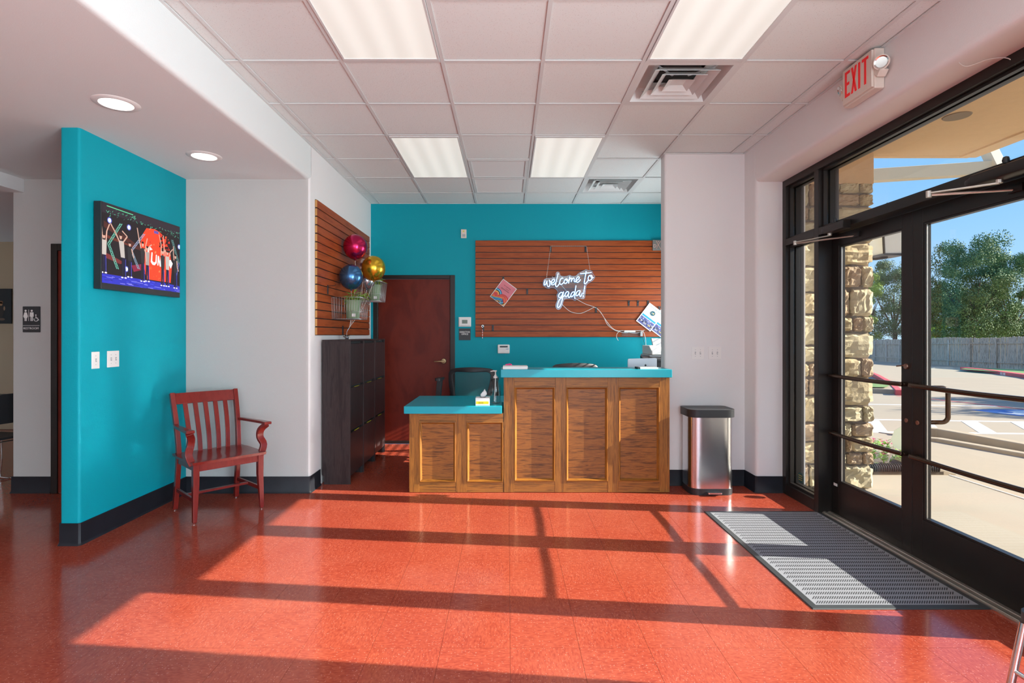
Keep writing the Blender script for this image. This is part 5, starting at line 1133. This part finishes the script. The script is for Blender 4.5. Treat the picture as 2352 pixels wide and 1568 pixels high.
# ================================================================== RESTROOM SIGN, LEFT PASSAGE
yl = 4.738
r = root('restroom_sign', (X(73, yl), yl, Z(763, yl)), 'black RESTROOM sign with white pictograms on the grey wall', 'sign')
MB().prism(rpoly([(X(53, yl), Z(763, yl)), (X(93, yl), Z(763, yl)), (X(93, yl), Z(703.5, yl)), (X(53, yl), Z(703.5, yl))], .006), yl-.004, yl, 'y').build('plate', M['blackplastic'], r)
text_mesh('RESTROOM', .026, FR((X(72.5, yl), yl-.005, Z(754, yl)), (1, 0, 0), (0, 0, 1)), M['plastic'], 'lettering', r, .0008)
m = MB(); yq = yl-.0055
def P_(u, v): return (X(u, yl), Z(v, yl))
def pp(l): m.prism([P_(*a) for a in l], yq, yq+.001, 'y')
def dsk(u, v, rad): m.lathe([(.0005, yq), (rad, yq), (rad, yq+.001)], (X(u, yl), 0, Z(v, yl)), 'y', 14)
pp([(54, 747), (92, 747), (92, 747.8), (54, 747.8)]); pp([(66.6, 711), (67.4, 711), (67.4, 737), (66.6, 737)])
dsk(60, 713.5, .009); pp([(57.5, 717), (62.5, 717), (65.5, 727), (64, 727.5), (62.3, 722), (64.3, 730), (62.4, 730), (62.4, 737), (60.4, 737), (60.4, 730), (59.6, 730), (59.6, 737), (57.6, 737), (57.6, 730), (55.7, 730), (57.7, 722), (56, 727.5), (54.5, 727)])
dsk(74, 713.5, .009); pp([(70, 717), (78, 717), (78.6, 727), (77, 727), (76.6, 720), (76.6, 737), (74.6, 737), (74.6, 728), (73.4, 728), (73.4, 737), (71.4, 737), (71.4, 720), (71, 727), (69.4, 727)])
dsk(83.5, 723.5, .006); pp([(82.8, 726), (84.4, 726), (84.6, 729.5), (88, 729.5), (89.5, 734), (91, 734), (91, 735.3), (88.8, 735.3), (87, 731), (83, 731)])
m.tube([(X(84+4.6*math.cos(a*PI/8), yl), yq, Z(733-4.6*math.sin(a*PI/8), yl)) for a in range(7, 17)], .0028, 6); m.build('pictograms', M['plastic'], r)
# door_4 beside it
r = root('door_4', (-3.5, 4.74, 0)); struct(r, 'restroom door in dark frame mostly hidden by the teal partition', 'door')
for a in ((-3.97, -3.915, 4.715, 4.739, 0, 2.17), (-2.99, -2.94, 4.715, 4.739, 0, 2.17), (-3.915, -2.99, 4.715, 4.739, 2.11, 2.17)): Bx('frame', M['bronze'], *a, r, .004)
Bx('leaf', M['doorwood'], -3.914, -2.991, 4.728, 4.7385, .004, 2.109, r)
# far room picture, table, chairs
m = MB(); xx0, xx1, zz0, zz1 = X(-50, 7.93), X(27.5, 7.93), Z(743, 7.93), Z(663, 7.93)
r = root('framed_photo', ((xx0+xx1)/2, 7.93, zz0), 'dark photo of a seated performer on the tan wall far left', 'picture'); Bx('panel', M['blackplastic'], xx0, xx1, 7.915, 7.939, zz0, zz1, r)
def e3(u, v, ru, rv, c): m.add([(X(u+ru*math.cos(2*PI*k/12), 7.91), 7.912, Z(v+rv*math.sin(2*PI*k/12), 7.91)) for k in range(12)], [tuple(range(12))], 0, c)
e3(2, 698, 3.6, 4.5, (.40, .22, .11)); e3(2.5, 694, 4.4, 3.5, (.22, .10, .05)); e3(2, 716, 6.5, 13, (.05, .035, .03)); e3(9.5, 708, 2.2, 5, (.32, .2, .12)); e3(4, 733, 7, 3, (.16, .10, .07)); m.build('figure', M['print'], r, recalc=False)
r = root('side_table', (-5.2, 5.35, 0), 'dark rectangular table at the far left beyond the passage', 'table'); Bx('tabletop', M['darkwood'], -5.9, -4.62, 5.30, 5.90, .70, .74, r, .004); Bx('apron', M['darkwood'], -5.85, -4.66, 5.36, 5.38, .62, .70, r)
for (x_, y_) in ((-5.85, 5.36), (-4.68, 5.36), (-5.85, 5.85), (-4.68, 5.85)): MB().tube([(x_, y_, 0), (x_, y_, .70)], .02, 10).build('leg', M['blackplastic'], r)
def sled_chair(label):
    r = root('stacking_chair', (0, 0, 0), label, 'chair', None)
    m = MB(); vs = []
    for j in range(7):
        for i in range(9):
            s = i/8*2-1; t = j/6; wv = .21*(1-.25*max(0, t-.6)**1.2*2.5*1); zz = .58+t*.27; vs.append((s*wv*(1-.12*t*t), .20+.04*t+.035*(s*s)*-1, zz-.035*(s**4)*(1 if j == 6 else 0)))
    n = len(vs); vs += [(a, b+.012, c) for a, b, c in vs]; fs = [(j*9+i, j*9+i+1, (j+1)*9+i+1, (j+1)*9+i) for j in range(6) for i in range(8)]; fs += [tuple(k+n for k in f)[::-1] for f in fs]
    rim = list(range(9))+[j*9+8 for j in range(1, 7)]+[54+i for i in range(7, -1, -1)]+[j*9 for j in range(5, 0, -1)]; L_ = len(rim); fs += [(rim[k], rim[(k+1) % L_], rim[(k+1) % L_]+n, rim[k]+n) for k in range(L_)]
    m.add(vs, fs); m.build('backrest', M['blackplastic'], r, smooth=True)
    MB().prism(rpoly([(-.22, -.22), (.22, -.22), (.20, .20), (-.20, .20)], .05), .435, .455, 'z').build('seat', M['blackplastic'], r, .008)
    for s in (-1, 1):
        MB().tube(bez([(s*.19, .23, .82), (s*.205, .215, .60), (s*.215, .20, .46), (s*.225, .05, .40), (s*.23, -.16, .40), (s*.24, -.19, .36), (s*.25, -.20, .18), (s*.255, -.22, .03), (s*.25, -.19, .008), (s*.25, 0, .008), (s*.25, .20, .008), (s*.25, .235, .03), (s*.24, .16, .2), (s*.22, .04, .40)], 5), .0065, 8).build('frame_side', M['chrome'], r, smooth='all')
    MB().tube([(-.25, -.1, .008), (.25, -.1, .008)], .006, 8).tube([(-.22, .1, .40), (.22, .1, .40)], .006, 8).build('crossbar', M['chrome'], r)
    return r
c = sled_chair('black stacking chair with chrome wire sled frame at the far left edge'); c.location = (-4.72, 4.95, 0); c.rotation_euler = (0, 0, math.radians(-100))
# near chair at right edge
r = root('lobby_chair', (1.98, 1.78, 0), 'black seated chrome chair cut off at the bottom right corner', 'chair', None)
x0c, x1c, y0c, y1c = 1.70, 2.10, 1.62, 2.02-.24
MB().prism(rpoly([(1.693, 1.30), (2.09, 1.30), (2.09, 1.83), (1.693, 1.83)], .07), .430, .462).build('seat', M['blackplastic'], r, .012)
for (a, b, c_, d_) in ((1.690, 1.78, 1.604, 1.785), (2.06, 1.78, 2.11, 1.79), (1.71, 1.34, 1.61, 1.26), (2.06, 1.34, 2.11, 1.26)): MB().tube([(a, b, .432), (c_, d_, .004)], .0115, 12).build('leg', M['chrome'], r, smooth=True)
MB().tube([(1.659, 1.782, .275), (1.672, 1.31, .275)], .008, 10).tube([(1.672, 1.31, .275), (2.08, 1.31, .275)], .008, 10).build('stretcher', M['chrome'], r, smooth=True)
MB().prism(rpoly([(1.70, .60), (2.08, .60), (2.08, .86), (1.70, .86)], .05), 1.24, 1.262, 'y').build('backrest', M['blackplastic'], r, .004)
for x_ in (1.74, 2.06): MB().tube([(x_, 1.33, .44), (x_, 1.26, .70)], .010, 8).build('back_post', M['chrome'], r)
# ================================================================== RED WOODEN ARMCHAIR
A = root('wooden_armchair', (0, 0, 0), 'glossy red cherry wooden armchair with vertical slats by the teal wall', 'chair')
W2, D2 = .243, .225; CW = M['chairwood']
for s in (-1, 1):
    # front leg (tapered, slightly curved), rear post: foot -> seat -> top of back
    MB().sweep([(s*W2, -D2, .01), (s*(W2-.004), -D2+.004, .12), (s*(W2-.010), -D2+.010, .28), (s*(W2-.010), -D2+.008, .43)], [.028, .034, .042, .044], [.028, .034, .042, .044], up=(0, 1, 0)).build('leg', CW, A, .004, local=True)
    MB().sweep(bez([(s*(W2-.012), D2+.02, .01), (s*(W2-.016), D2-.005, .16), (s*(W2-.018), D2-.035, .36), (s*(W2-.018), D2-.038, .50), (s*(W2-.012), D2-.005, .68), (s*(W2-.006), D2+.045, .84), (s*(W2-.004), D2+.07, .915)], 3), .034, .040, up=(0, 1, 0)).build('leg', CW, A, .004, local=True)
    for (xx_, yy_) in ((s*W2, -D2), (s*(W2-.012), D2+.02)): MB().lathe([(.011, 0), (.012, .008), (.006, .012)], (xx_, yy_, 0), n=14).build('foot_glide', M['chrome'], A, local=True)
    MB().sweep(bez([(s*(W2+.005), -D2+.03, .425), (s*(W2+.030), -D2+.035, .50), (s*(W2+.010), -D2+.055, .56), (s*(W2+.010), -D2+.040, .62), (s*(W2+.036), -D2-.005, .665)], 4), .030, [.050]*17, up=(1, 0, 0)).build('arm_support', CW, A, .004, local=True)
    MB().sweep(bez([(s*(W2+.036), -D2-.035, .677), (s*(W2+.034), -D2+.08, .676), (s*(W2+.012), D2-.10, .672), (s*(W2-.008), D2-.03, .672)], 3), [.058, .056, .052, .048, .044, .040, .038, .036, .034, .032], .022).build('armrest', CW, A, .005, local=True)
    MB().beam((s*(W2-.006), -D2+.02, .165), (s*(W2-.016), D2-.01, .165), .018, .030).build('stretcher', CW, A, .003, local=True)
    MB().beam((s*(W2-.014), -D2+.02, .405), (s*(W2-.018), D2-.04, .405), .020, .055).build('apron', CW, A, .002, local=True)
MB().beam((-W2+.012, 0, .168), (W2-.012, 0, .168), .030, .018).build('stretcher', CW, A, .003, local=True)
MB().beam((-W2+.02, -D2+.006, .405), (W2-.02, -D2+.006, .405), .020, .055).build('apron', CW, A, .002, local=True)
MB().beam((-W2+.03, D2-.045, .405), (W2-.03, D2-.045, .405), .020, .05).build('apron', CW, A, .002, local=True)
# saddle seat
m = MB(); vs = []; nx, ny = 16, 12
for j in range(ny+1):
    for i in range(nx+1):
        s = i/nx*2-1; t = j/ny*2-1; xx_ = s*(W2+.024)*(1-.03*(t > .5)); yy_ = -D2-.034+(t+1)/2*(2*D2+.030); dip = .012*max(0, 1-(s*s)*1.1)*max(0, 1-t*t)+0; dip *= (1-.4*math.exp(-(s*6)**2)); vs.append((xx_, yy_, .456-dip-(.004 if abs(s) > .97 or abs(t) > .97 else 0)))
n = len(vs); vs += [(a*.985, b*.985, .432) for a, b, c in vs]; fs = [(j*(nx+1)+i, j*(nx+1)+i+1, (j+1)*(nx+1)+i+1, (j+1)*(nx+1)+i) for j in range(ny) for i in range(nx)]; fs += [tuple(k+n for k in f)[::-1] for f in fs]
rim = list(range(nx+1))+[j*(nx+1)+nx for j in range(1, ny+1)]+[ny*(nx+1)+i for i in range(nx-1, -1, -1)]+[j*(nx+1) for j in range(ny-1, 0, -1)]; L_ = len(rim); fs += [(rim[k], rim[(k+1) % L_], rim[(k+1) % L_]+n, rim[k]+n) for k in range(L_)]
m.add(vs, fs); m.build('seat', CW, A, smooth=True, local=True)
# top rail (curved) and slats
m = MB(); pts = []
for k in range(9): s = k/8*2-1; pts.append((s*(W2-.018), D2+.058+.018*(1-s*s), .868))
m.sweep(pts, .022, .090, up=(0, .35, 1)); m.build('top_rail', CW, A, .004, local=True)
for k in range(5):
    s = (k-2)/2*.68; bx0 = s*(W2-.02); bo = .016*(1-s*s)
    MB().sweep(bez([(bx0*.92, D2-.045, .450), (bx0*.94, D2-.040+bo*.6, .56), (bx0*.98, D2-.005+bo, .70), (bx0, D2+.045+bo, .84)], 4), .034, .011, up=(0, 1, 0)).build('back_slat', CW, A, .002, local=True)
A.location = (-2.285, 4.286, 0); A.rotation_euler = (0, 0, math.radians(47.8))
# ================================================================== BIN
r = root('pedal_bin', (1.76, 4.80, 0), 'stainless steel pedal bin with black lid beside the desk', 'trash can')
bx0, bx1, by0, by1 = 1.575, 1.955, 4.67, 4.945
MB().prism(rpoly([(bx0, by0), (bx1, by0), (bx1, by1), (bx0, by1)], [.10, .10, .06, .06], 10), .055, .665).build('body', M['steel'], r, smooth=True)
MB().prism(rpoly([(bx0-.002, by0-.003), (bx1+.002, by0-.003), (bx1+.002, by1), (bx0-.002, by1)], [.10, .10, .06, .06], 10), .0, .055).build('base_ring', M['blackplastic'], r, .004)
MB().prism(rpoly([(bx0-.014, by0-.018), (bx1+.014, by0-.018), (bx1+.014, by1+.008), (bx0-.014, by1+.008)], [.10, .10, .05, .05], 10), .668, .735).build('lid', M['blackplastic'], r, .012, seg=4)
MB().prism(rpoly([(1.705, by0-.05), (1.825, by0-.05), (1.82, by0+.005), (1.71, by0+.005)], [.012, .012, 0, 0]), .022, .034).build('pedal', M['steel'], r, .003)
MB().prism([(1.70, by0-.018), (1.83, by0-.018), (1.83, by0), (1.70, by0)], .012, .024).build('pedal_bracket', M['blackplastic'], r, .002)
# ================================================================== DOOR MAT
r = root('door_mat', (1.99, 3.48, 0), 'charcoal ribbed entrance mat with rubber border in front of the doors', 'mat')
mx0, mx1, my0, my1 = 1.527, 2.426, 2.722, 4.235
m = MB(); e = .035
vs = []
for (i_, z) in ((0, .001), (.004, .006), (e, .008), (e, .001)): vs += [(mx0+i_, my0+i_, z), (mx1-i_, my0+i_, z), (mx1-i_, my1-i_, z), (mx0+i_, my1-i_, z)]
fs = []
for a in range(4):
    for k in range(4): b = (a+1) % 4; fs.append((a*4+k, a*4+(k+1) % 4, b*4+(k+1) % 4, b*4+k))
m.add(vs, fs); m.build('rubber_border', M['rubber'], r)
Bx('carpet', M['ribd'], mx0+e, mx1-e, my0+e, my1-e, .001, .0075, r)
m = MB(); row = 0; y = my0+e+.006; rw = .047
while y+rw < my1-e:
    sg = 1; x = mx0+e+.014+(row % 2)*.008
    while x < mx1-e-.03:
        sl = .026*sg; a = (x+.010-sl*.5, y+.007, 0); b = (x+.010+sl*.5, y+rw-.010, 0); w_ = .0034
        m.add([(a[0]-w_, a[1], .0076), (a[0]+w_, a[1], .0076), (b[0]+w_, b[1], .0076), (b[0]-w_, b[1], .0076), (a[0]-w_*.3, a[1]+.002, .0082), (a[0]+w_*.3, a[1]+.002, .0082), (b[0]+w_*.3, b[1]-.002, .0082), (b[0]-w_*.3, b[1]-.002, .0082)], [(0, 1, 5, 4), (1, 2, 6, 5), (2, 3, 7, 6), (3, 0, 4, 7), (4, 5, 6, 7)])
        x += .0125
    y += rw+.002; row += 1
tag(m.build('groove_pattern', M['ribl'], r), kind='stuff')
# ================================================================== SHOE CABINETS
for k, lab in enumerate(('black brown tall shoe cabinet nearest the camera, side panel in view', 'black brown tall shoe cabinet, middle of three', 'black brown tall shoe cabinet nearest the back door')):
    y0 = 5.01+k*.470; y1 = y0+.466; xa, xb = XL+.018, -1.452; r = root('tall_shoe_cabinet', ((xa+xb)/2, (y0+y1)/2, 0), lab, 'cabinet', 'three tall cabinets under the left slatwall')
    CM = M['cabwood']
    for (ya_, yb2) in ((y0, y0+.016), (y1-.016, y1)): MB().prism([(xa+.016, .0), (xb, .0), (xb, 1.322), (xa, 1.322), (xa, .09), (xa+.016, .07)], ya_, yb2, 'y').build('side_panel', CM, r, .001)
    Bx('top_panel', CM, xa, xb+.002, y0, y1, 1.322, 1.334, r, .001); Bx('back_panel', CM, xa, xa+.01, y0+.016, y1-.016, .09, 1.322, r); Bx('interior', M['dark'], xa+.012, xb-.03, y0+.016, y1-.016, .09, 1.318, r)
    for j, (z0, z1) in enumerate(((.075, .470), (.492, .885), (.907, 1.296))):
        d = MB(); d.prism([(xb-.018, z0), (xb-.004, z0), (xb+.0, z1), (xb-.014, z1)], y0+.0175, y1-.0175, 'y'); dr = d.build('drawer_front', CM, r, .0012)
        if j < 2: MB().prism([(xb-.012, z1+.0005), (xb-.001, z1+.0005), (xb-.001, z1+.002), (xb-.012, z1+.002)], (y0+y1)/2-.07, (y0+y1)/2+.07, 'y').build('handle_label', M['yellow'], dr)
    Bx('kick_foot', M['blackplastic'], xb-.03, xb-.014, y1-.03, y1-.014, 0, .075, r)
# ================================================================== BASKETS, POTS, BALLOONS
def basket(y0, y1, z0, z1, lab, x0=XL+.022, x1=-1.43):
    r = root('wire_basket', ((x0+x1)/2, (y0+y1)/2, z0), lab, 'basket', 'wire baskets on the left slatwall'); t = .0016
    m = MB(); ins = .018
    def ringz(z, i, rr=t): m.tube([(x0+i*.3, y0+i, z), (x1-i, y0+i, z), (x1-i, y1-i, z), (x0+i*.3, y1-i, z)], rr, 6, closed=True)
    ringz(z1, 0, .0032); ringz(z0, ins, .003); ringz(z0+(z1-z0)*.35, ins*.65)
    m.build('rim', M['wire'], r, smooth='all')
    m = MB(); nx = 11; ny = 11
    for k in range(nx+1):
        s = k/nx; xt_, xb_ = x0+(x1-x0)*s, x0+(x1-ins-x0)*s
        m.tube([(xt_, y0, z1), (xb_, y0+ins, z0), (xb_, y1-ins, z0), (xt_, y1, z1)], t, 5)
    for k in range(ny+1):
        s = k/ny; yt_, yb2 = y0+(y1-y0)*s, y0+ins+(y1-y0-2*ins)*s; m.tube([(x1, yt_, z1), (x1-ins, yb2, z0), (x0+.002, yb2, z0), (x0, yt_, z1)], t, 5)
    m.build('wires', M['wire'], r, smooth='all')
    return r
b1 = basket(5.26, 5.60, 1.535, 1.745, 'lower wire basket with a potted plant on the left slatwall'); b2 = basket(6.10, 6.42, 1.765, 1.985, 'upper wire basket with a potted plant nearer the back door')
def potplant(x_, y_, z_, lab, seed, up_=.12, sp_=.19):
    r = root('potted_plant', (x_, y_, z_), lab, 'potted plant'); rn_ = random.Random(seed)
    MB().lathe([(.001, z_+.003), (.062, z_+.003), (.080, z_+.17), (.083, z_+.185), (.078, z_+.185), (.074, z_+.16), (.001, z_+.16)], (x_, y_, 0), n=30).build('pot', M['pot'], r, smooth=True)
    lb = MB(); lb.box(x_+.01, x_+.045, y_-.0765, y_-.0745, z_+.02, z_+.05); lb.build('price_label', M['paper'], r)
    for k in range(11):
        a = rn_.uniform(0, 2*PI); ln = rn_.uniform(.06, sp_); top = Vector((x_+math.cos(a)*ln*.7, y_+math.sin(a)*ln*.5, z_+.17+up_*rn_.uniform(.4, 1))); m = MB(); m.tube([(x_, y_, z_+.155), tuple((Vector((x_, y_, z_+.2))+top)/2), tuple(top)], .002, 5)
        for j in range(8):
            t = .35+.65*j/8; c = Vector((x_, y_, z_+.16)).lerp(top, t); aa = a+rn_.uniform(-1.6, 1.6); d = Vector((math.cos(aa), math.sin(aa), rn_.uniform(-.5, .6))).normalized(); s = d.cross(Vector((0, 0, 1))).normalized()*.011; l = rn_.uniform(.05, .10)
            m.add([c, c+d*l*.35+s, c+d*l*.75+s*.7-Vector((0, 0, .004)), c+d*l-Vector((0, 0, .012)), c+d*l*.75-s*.7-Vector((0, 0, .004)), c+d*l*.35-s], [(0, 1, 2, 3, 4, 5)])
        m.build('leafy_stem', M['leaf'], r, recalc=False)
potplant(-1.545, 5.42, 1.539, 'bamboo-like plant in sage pot inside the lower basket', 4, .10, .20); potplant(-1.535, 6.25, 1.769, 'bamboo-like plant in sage pot inside the upper basket', 8, .20, .34)
def balloon(cx_, cy_, cz_, rad, mt_, lab):
    r = root('balloon', (cx_, cy_, cz_-rad*1.2), lab, 'balloon', 'shiny balloons tied at the left slatwall'); pr = []
    for k in range(25):
        a = -PI/2+PI*k/24; rr_ = math.cos(a)*rad; zz_ = math.sin(a)*rad*1.03
        if a < 0: zz_ *= 1.08
        pr.append((max(rr_, .001), zz_))
    MB().lathe(pr, (cx_, cy_, cz_), n=40).build('balloon_body', mt_, r, smooth='all')
    MB().lathe([(.003, -rad*1.11), (.008, -rad*1.15), (.011, -rad*1.20), (.003, -rad*1.20)], (cx_, cy_, cz_), n=12).build('knot', mt_, r, smooth=True)
    tie = Vector((XL+.09, 5.62, 1.455)); s0 = Vector((cx_, cy_, cz_-rad*1.18)); MB().tube(bez([s0, s0.lerp(tie, .5)+Vector((.02, .01, -.02)), tie], 6), .0018, 5).build('ribbon', M['cable'], r)
balloon(-1.572, 5.60, 2.289, .121, M['br'], 'shiny magenta balloon, topmost of the bunch'); balloon(-1.434, 5.80, 2.094, .126, M['bg'], 'shiny gold balloon, rightmost of the bunch'); balloon(-1.572, 5.45, 1.963, .118, M['bb'], 'shiny blue balloon, lowest left of the bunch')
balloon(-1.57, 5.90, 2.10, .105, M['bs'], 'shiny rose balloon hidden between magenta and blue ones'); balloon(-1.555, 5.98, 1.985, .095, M['bs2'], 'shiny silver balloon half hidden under the gold one')
r = root('balloon_weight', (-1.655, 5.58, 1.334), 'crumpled silver foil balloon weight on top of the cabinets', 'balloon weight'); m = MB(); rn_ = random.Random(2)
for k in range(26):
    a = rn_.uniform(0, 2*PI); d = Vector((math.cos(a), math.sin(a), rn_.uniform(.1, 1.2))).normalized(); s = d.cross(Vector((0, 0, 1))).normalized()*.006; c = Vector((-1.655, 5.58, 1.345)); m.add([c-s, c+s, c+d*.05+s*.6, c+d*.045-s], [(0, 1, 2, 3)])
m.build('foil_fringe', M['chrome'], r, recalc=False); MB().lathe([(.004, 1.3345), (.02, 1.336), (.022, 1.352), (.010, 1.366), (.003, 1.37)], (-1.655, 5.58, 0), n=10).build('foil_body', M['chrome'], r)
MB().tube(bez([(XL+.09, 5.62, 1.455), (-1.66, 5.60, 1.41), (-1.655, 5.58, 1.365)], 5), .003, 5).build('ribbon_bundle', M['chrome'], r)
# ================================================================== OFFICE CHAIRS
def office_chair(label):
    r = root('office_chair', (0, 0, 0), label, 'chair', None); BP = M['blackplastic']
    def bk(s, t):   # back surface: s -1..1, t 0..1
        wv = .195+.075*math.sin(min(1, t*1.15)*PI*.5)-.02*(t > .9)*(t-.9)*10; return Vector((s*wv, .20+.05*(1-s*s)*-1+.10*t, .56+.43*t+.022*(1-s*s)*(t**3)))
    per = [bk(-1, t/10) for t in range(0, 10)]+[bk(-.98, .97)]+[bk(s/8, 1) for s in range(-7, 8)]+[bk(.98, .97)]+[bk(1, t/10) for t in range(9, -1, -1)]+[bk(s/6, 0) for s in range(5, -6, -1)]
    m = MB(); cen = bk(0, .55); n = len(per); vs = []
    for p in per:
        inn = p+(cen-p).normalized()*.058; vs += [p+Vector((0, -.012, 0)), inn+Vector((0, -.012, 0)), inn+Vector((0, .012, 0)), p+Vector((0, .012, 0))]
    fs = []
    for i in range(n):
        j = (i+1) % n
        for k in range(4): fs.append((4*i+k, 4*i+(k+1) % 4, 4*j+(k+1) % 4, 4*j+k))
    m.add(vs, fs); m.build('back_frame', BP, r, .005, smooth='all', local=True)
    m = MB(); vs = [bk((i/8*2-1)*.90, .06+j/8*.88) for j in range(9) for i in range(9)]; m.add(vs, [(j*9+i, j*9+i+1, (j+1)*9+i+1, (j+1)*9+i) for j in range(8) for i in range(8)]); m.build('back_mesh', M['meshfab'], r, smooth='all', local=True)
    MB().prism(rpoly([(-.25, -.27), (.25, -.27), (.23, .20), (-.23, .20)], .07), .44, .51).build('seat', BP, r, .02, local=True)
    for s in (-1, 1):
        MB().sweep(bez([(s*.24, .0, .45), (s*.30, .0, .48), (s*.325, .0, .62), (s*.318, .0, .76), (s*.305, .0, .895)], 3), .055, .05, up=(0, 1, 0)).build('arm_post', BP, r, .004, local=True)
        MB().prism(rpoly([(s*.305-.030, -.12), (s*.305+.030, -.12), (s*.305+.030, .10), (s*.305-.030, .10)], .02), .885, .912).build('arm_pad', BP, r, .008, local=True)
    MB().beam((0, .05, .42), (0, .24, .62), .07, .02, up=(1, 0, 0)).build('back_bracket', BP, r, local=True); MB().tube([(0, 0, .10), (0, 0, .44)], .028, 14).build('gas_column', BP, r, local=True)
    for k in range(5):
        a = 2*PI*k/5; MB().sweep([(0, 0, .11), (math.cos(a)*.28, math.sin(a)*.28, .075)], [.05, .03], [.035, .02]).build('base_leg', BP, r, local=True); MB().lathe([(.025, -.02), (.025, .02)], (math.cos(a)*.28, math.sin(a)*.28, .0255), 'x', 16).build('caster', BP, r, local=True)
    return r
o1 = office_chair('black mesh office chair behind the low countertop'); o2 = dup(o1); o2['label'] = 'black mesh office chair whose top peeks over the high countertop'
for o in (o1, o2): o['group'] = 'office chairs behind the desk'
o1.location = (-.44, 5.92, .015-.015); o1.rotation_euler = (0, 0, math.radians(-6)+0); o2.location = (.82, 5.98, 0); o2.rotation_euler = (0, 0, math.radians(8)); o2.scale = (1.04, 1.04, 1.045)
# ================================================================== EXIT SIGN
r = root('exit_sign', (2.135, 3.27, 2.80), 'cream EXIT sign with red letters and twin emergency lamps', 'exit sign')
ex = 2.098; e0, e1, ez0, ez1 = 3.125, 3.415, 2.797, 3.030
Bx('housing', M['cream'], ex+.012, XR-.001, e0, e1, ez0, ez1, r, .008); Bx('face_plate', M['cream'], ex, ex+.014, e0+.010, e1-.010, ez0+.012, ez1-.006, r, .003)
TE = FR((ex-.0008, (e0+e1)/2, (ez0+ez1)/2+.012), (0, -1, 0), (0, 0, 1)); m = MB(); m.T = TE; hh = .078; st = .017
def lt(x0_, x1_, y0_, y1_): m.box(x0_, x1_, y0_, y1_, -.0012, .0012)
lt(-.110, -.110+st, -hh, hh); lt(-.110+st, -.062, hh-st, hh); lt(-.110+st, -.068, -.008, .009); lt(-.110+st, -.062, -hh, -hh+st)
m.add([(-.050, hh, -.0012), (-.033, hh, -.0012), (.004, -hh, -.0012), (-.013, -hh, -.0012), (-.050, hh, .0012), (-.033, hh, .0012), (.004, -hh, .0012), (-.013, -hh, .0012)], [(0, 1, 2, 3), (4, 5, 6, 7), (0, 1, 5, 4), (1, 2, 6, 5), (2, 3, 7, 6), (3, 0, 4, 7)])
m.add([(.004, hh, -.0012), (-.013, hh, -.0012), (-.050, -hh, -.0012), (-.033, -hh, -.0012), (.004, hh, .0012), (-.013, hh, .0012), (-.050, -hh, .0012), (-.033, -hh, .0012)], [(0, 1, 2, 3), (4, 5, 6, 7), (0, 1, 5, 4), (1, 2, 6, 5), (2, 3, 7, 6), (3, 0, 4, 7)])
lt(.018, .018+st, -hh, hh); lt(.052, .108, hh-st, hh); lt(.072, .072+st, -hh, hh-st); m.build('exit_letters', M['exitred'], r)
for (yy_, sg) in ((e0, -1), (e1, 1)):
    c = Vector((2.125, yy_+sg*.038, 2.925)); d = Vector((-.80, sg*.55-.25, -.25)).normalized(); Q = d.to_track_quat('Z', 'Y').to_matrix().to_4x4(); Q.translation = c
    MB().beam((2.135, yy_, 2.87), (2.135, yy_+sg*.03, 2.90), .05, .05, up=(1, 0, 0)).build('lamp_neck', M['cream'], r, .004)
    m = MB(); m.T = Q; m.lathe([(.012, -.035), (.030, -.025), (.040, .0), (.041, .012), (.036, .012)], (0, 0, 0), n=28); h = m.build('lamp_head', M['cream'], r, smooth=True)
    m = MB(); m.T = Q; m.lathe([(.001, .004), (.012, .006), (.022, .010), (.035, .015), (.036, .0125)], (0, 0, 0), n=28); m.build('lamp_lens', M['reflector'], h, smooth=True)
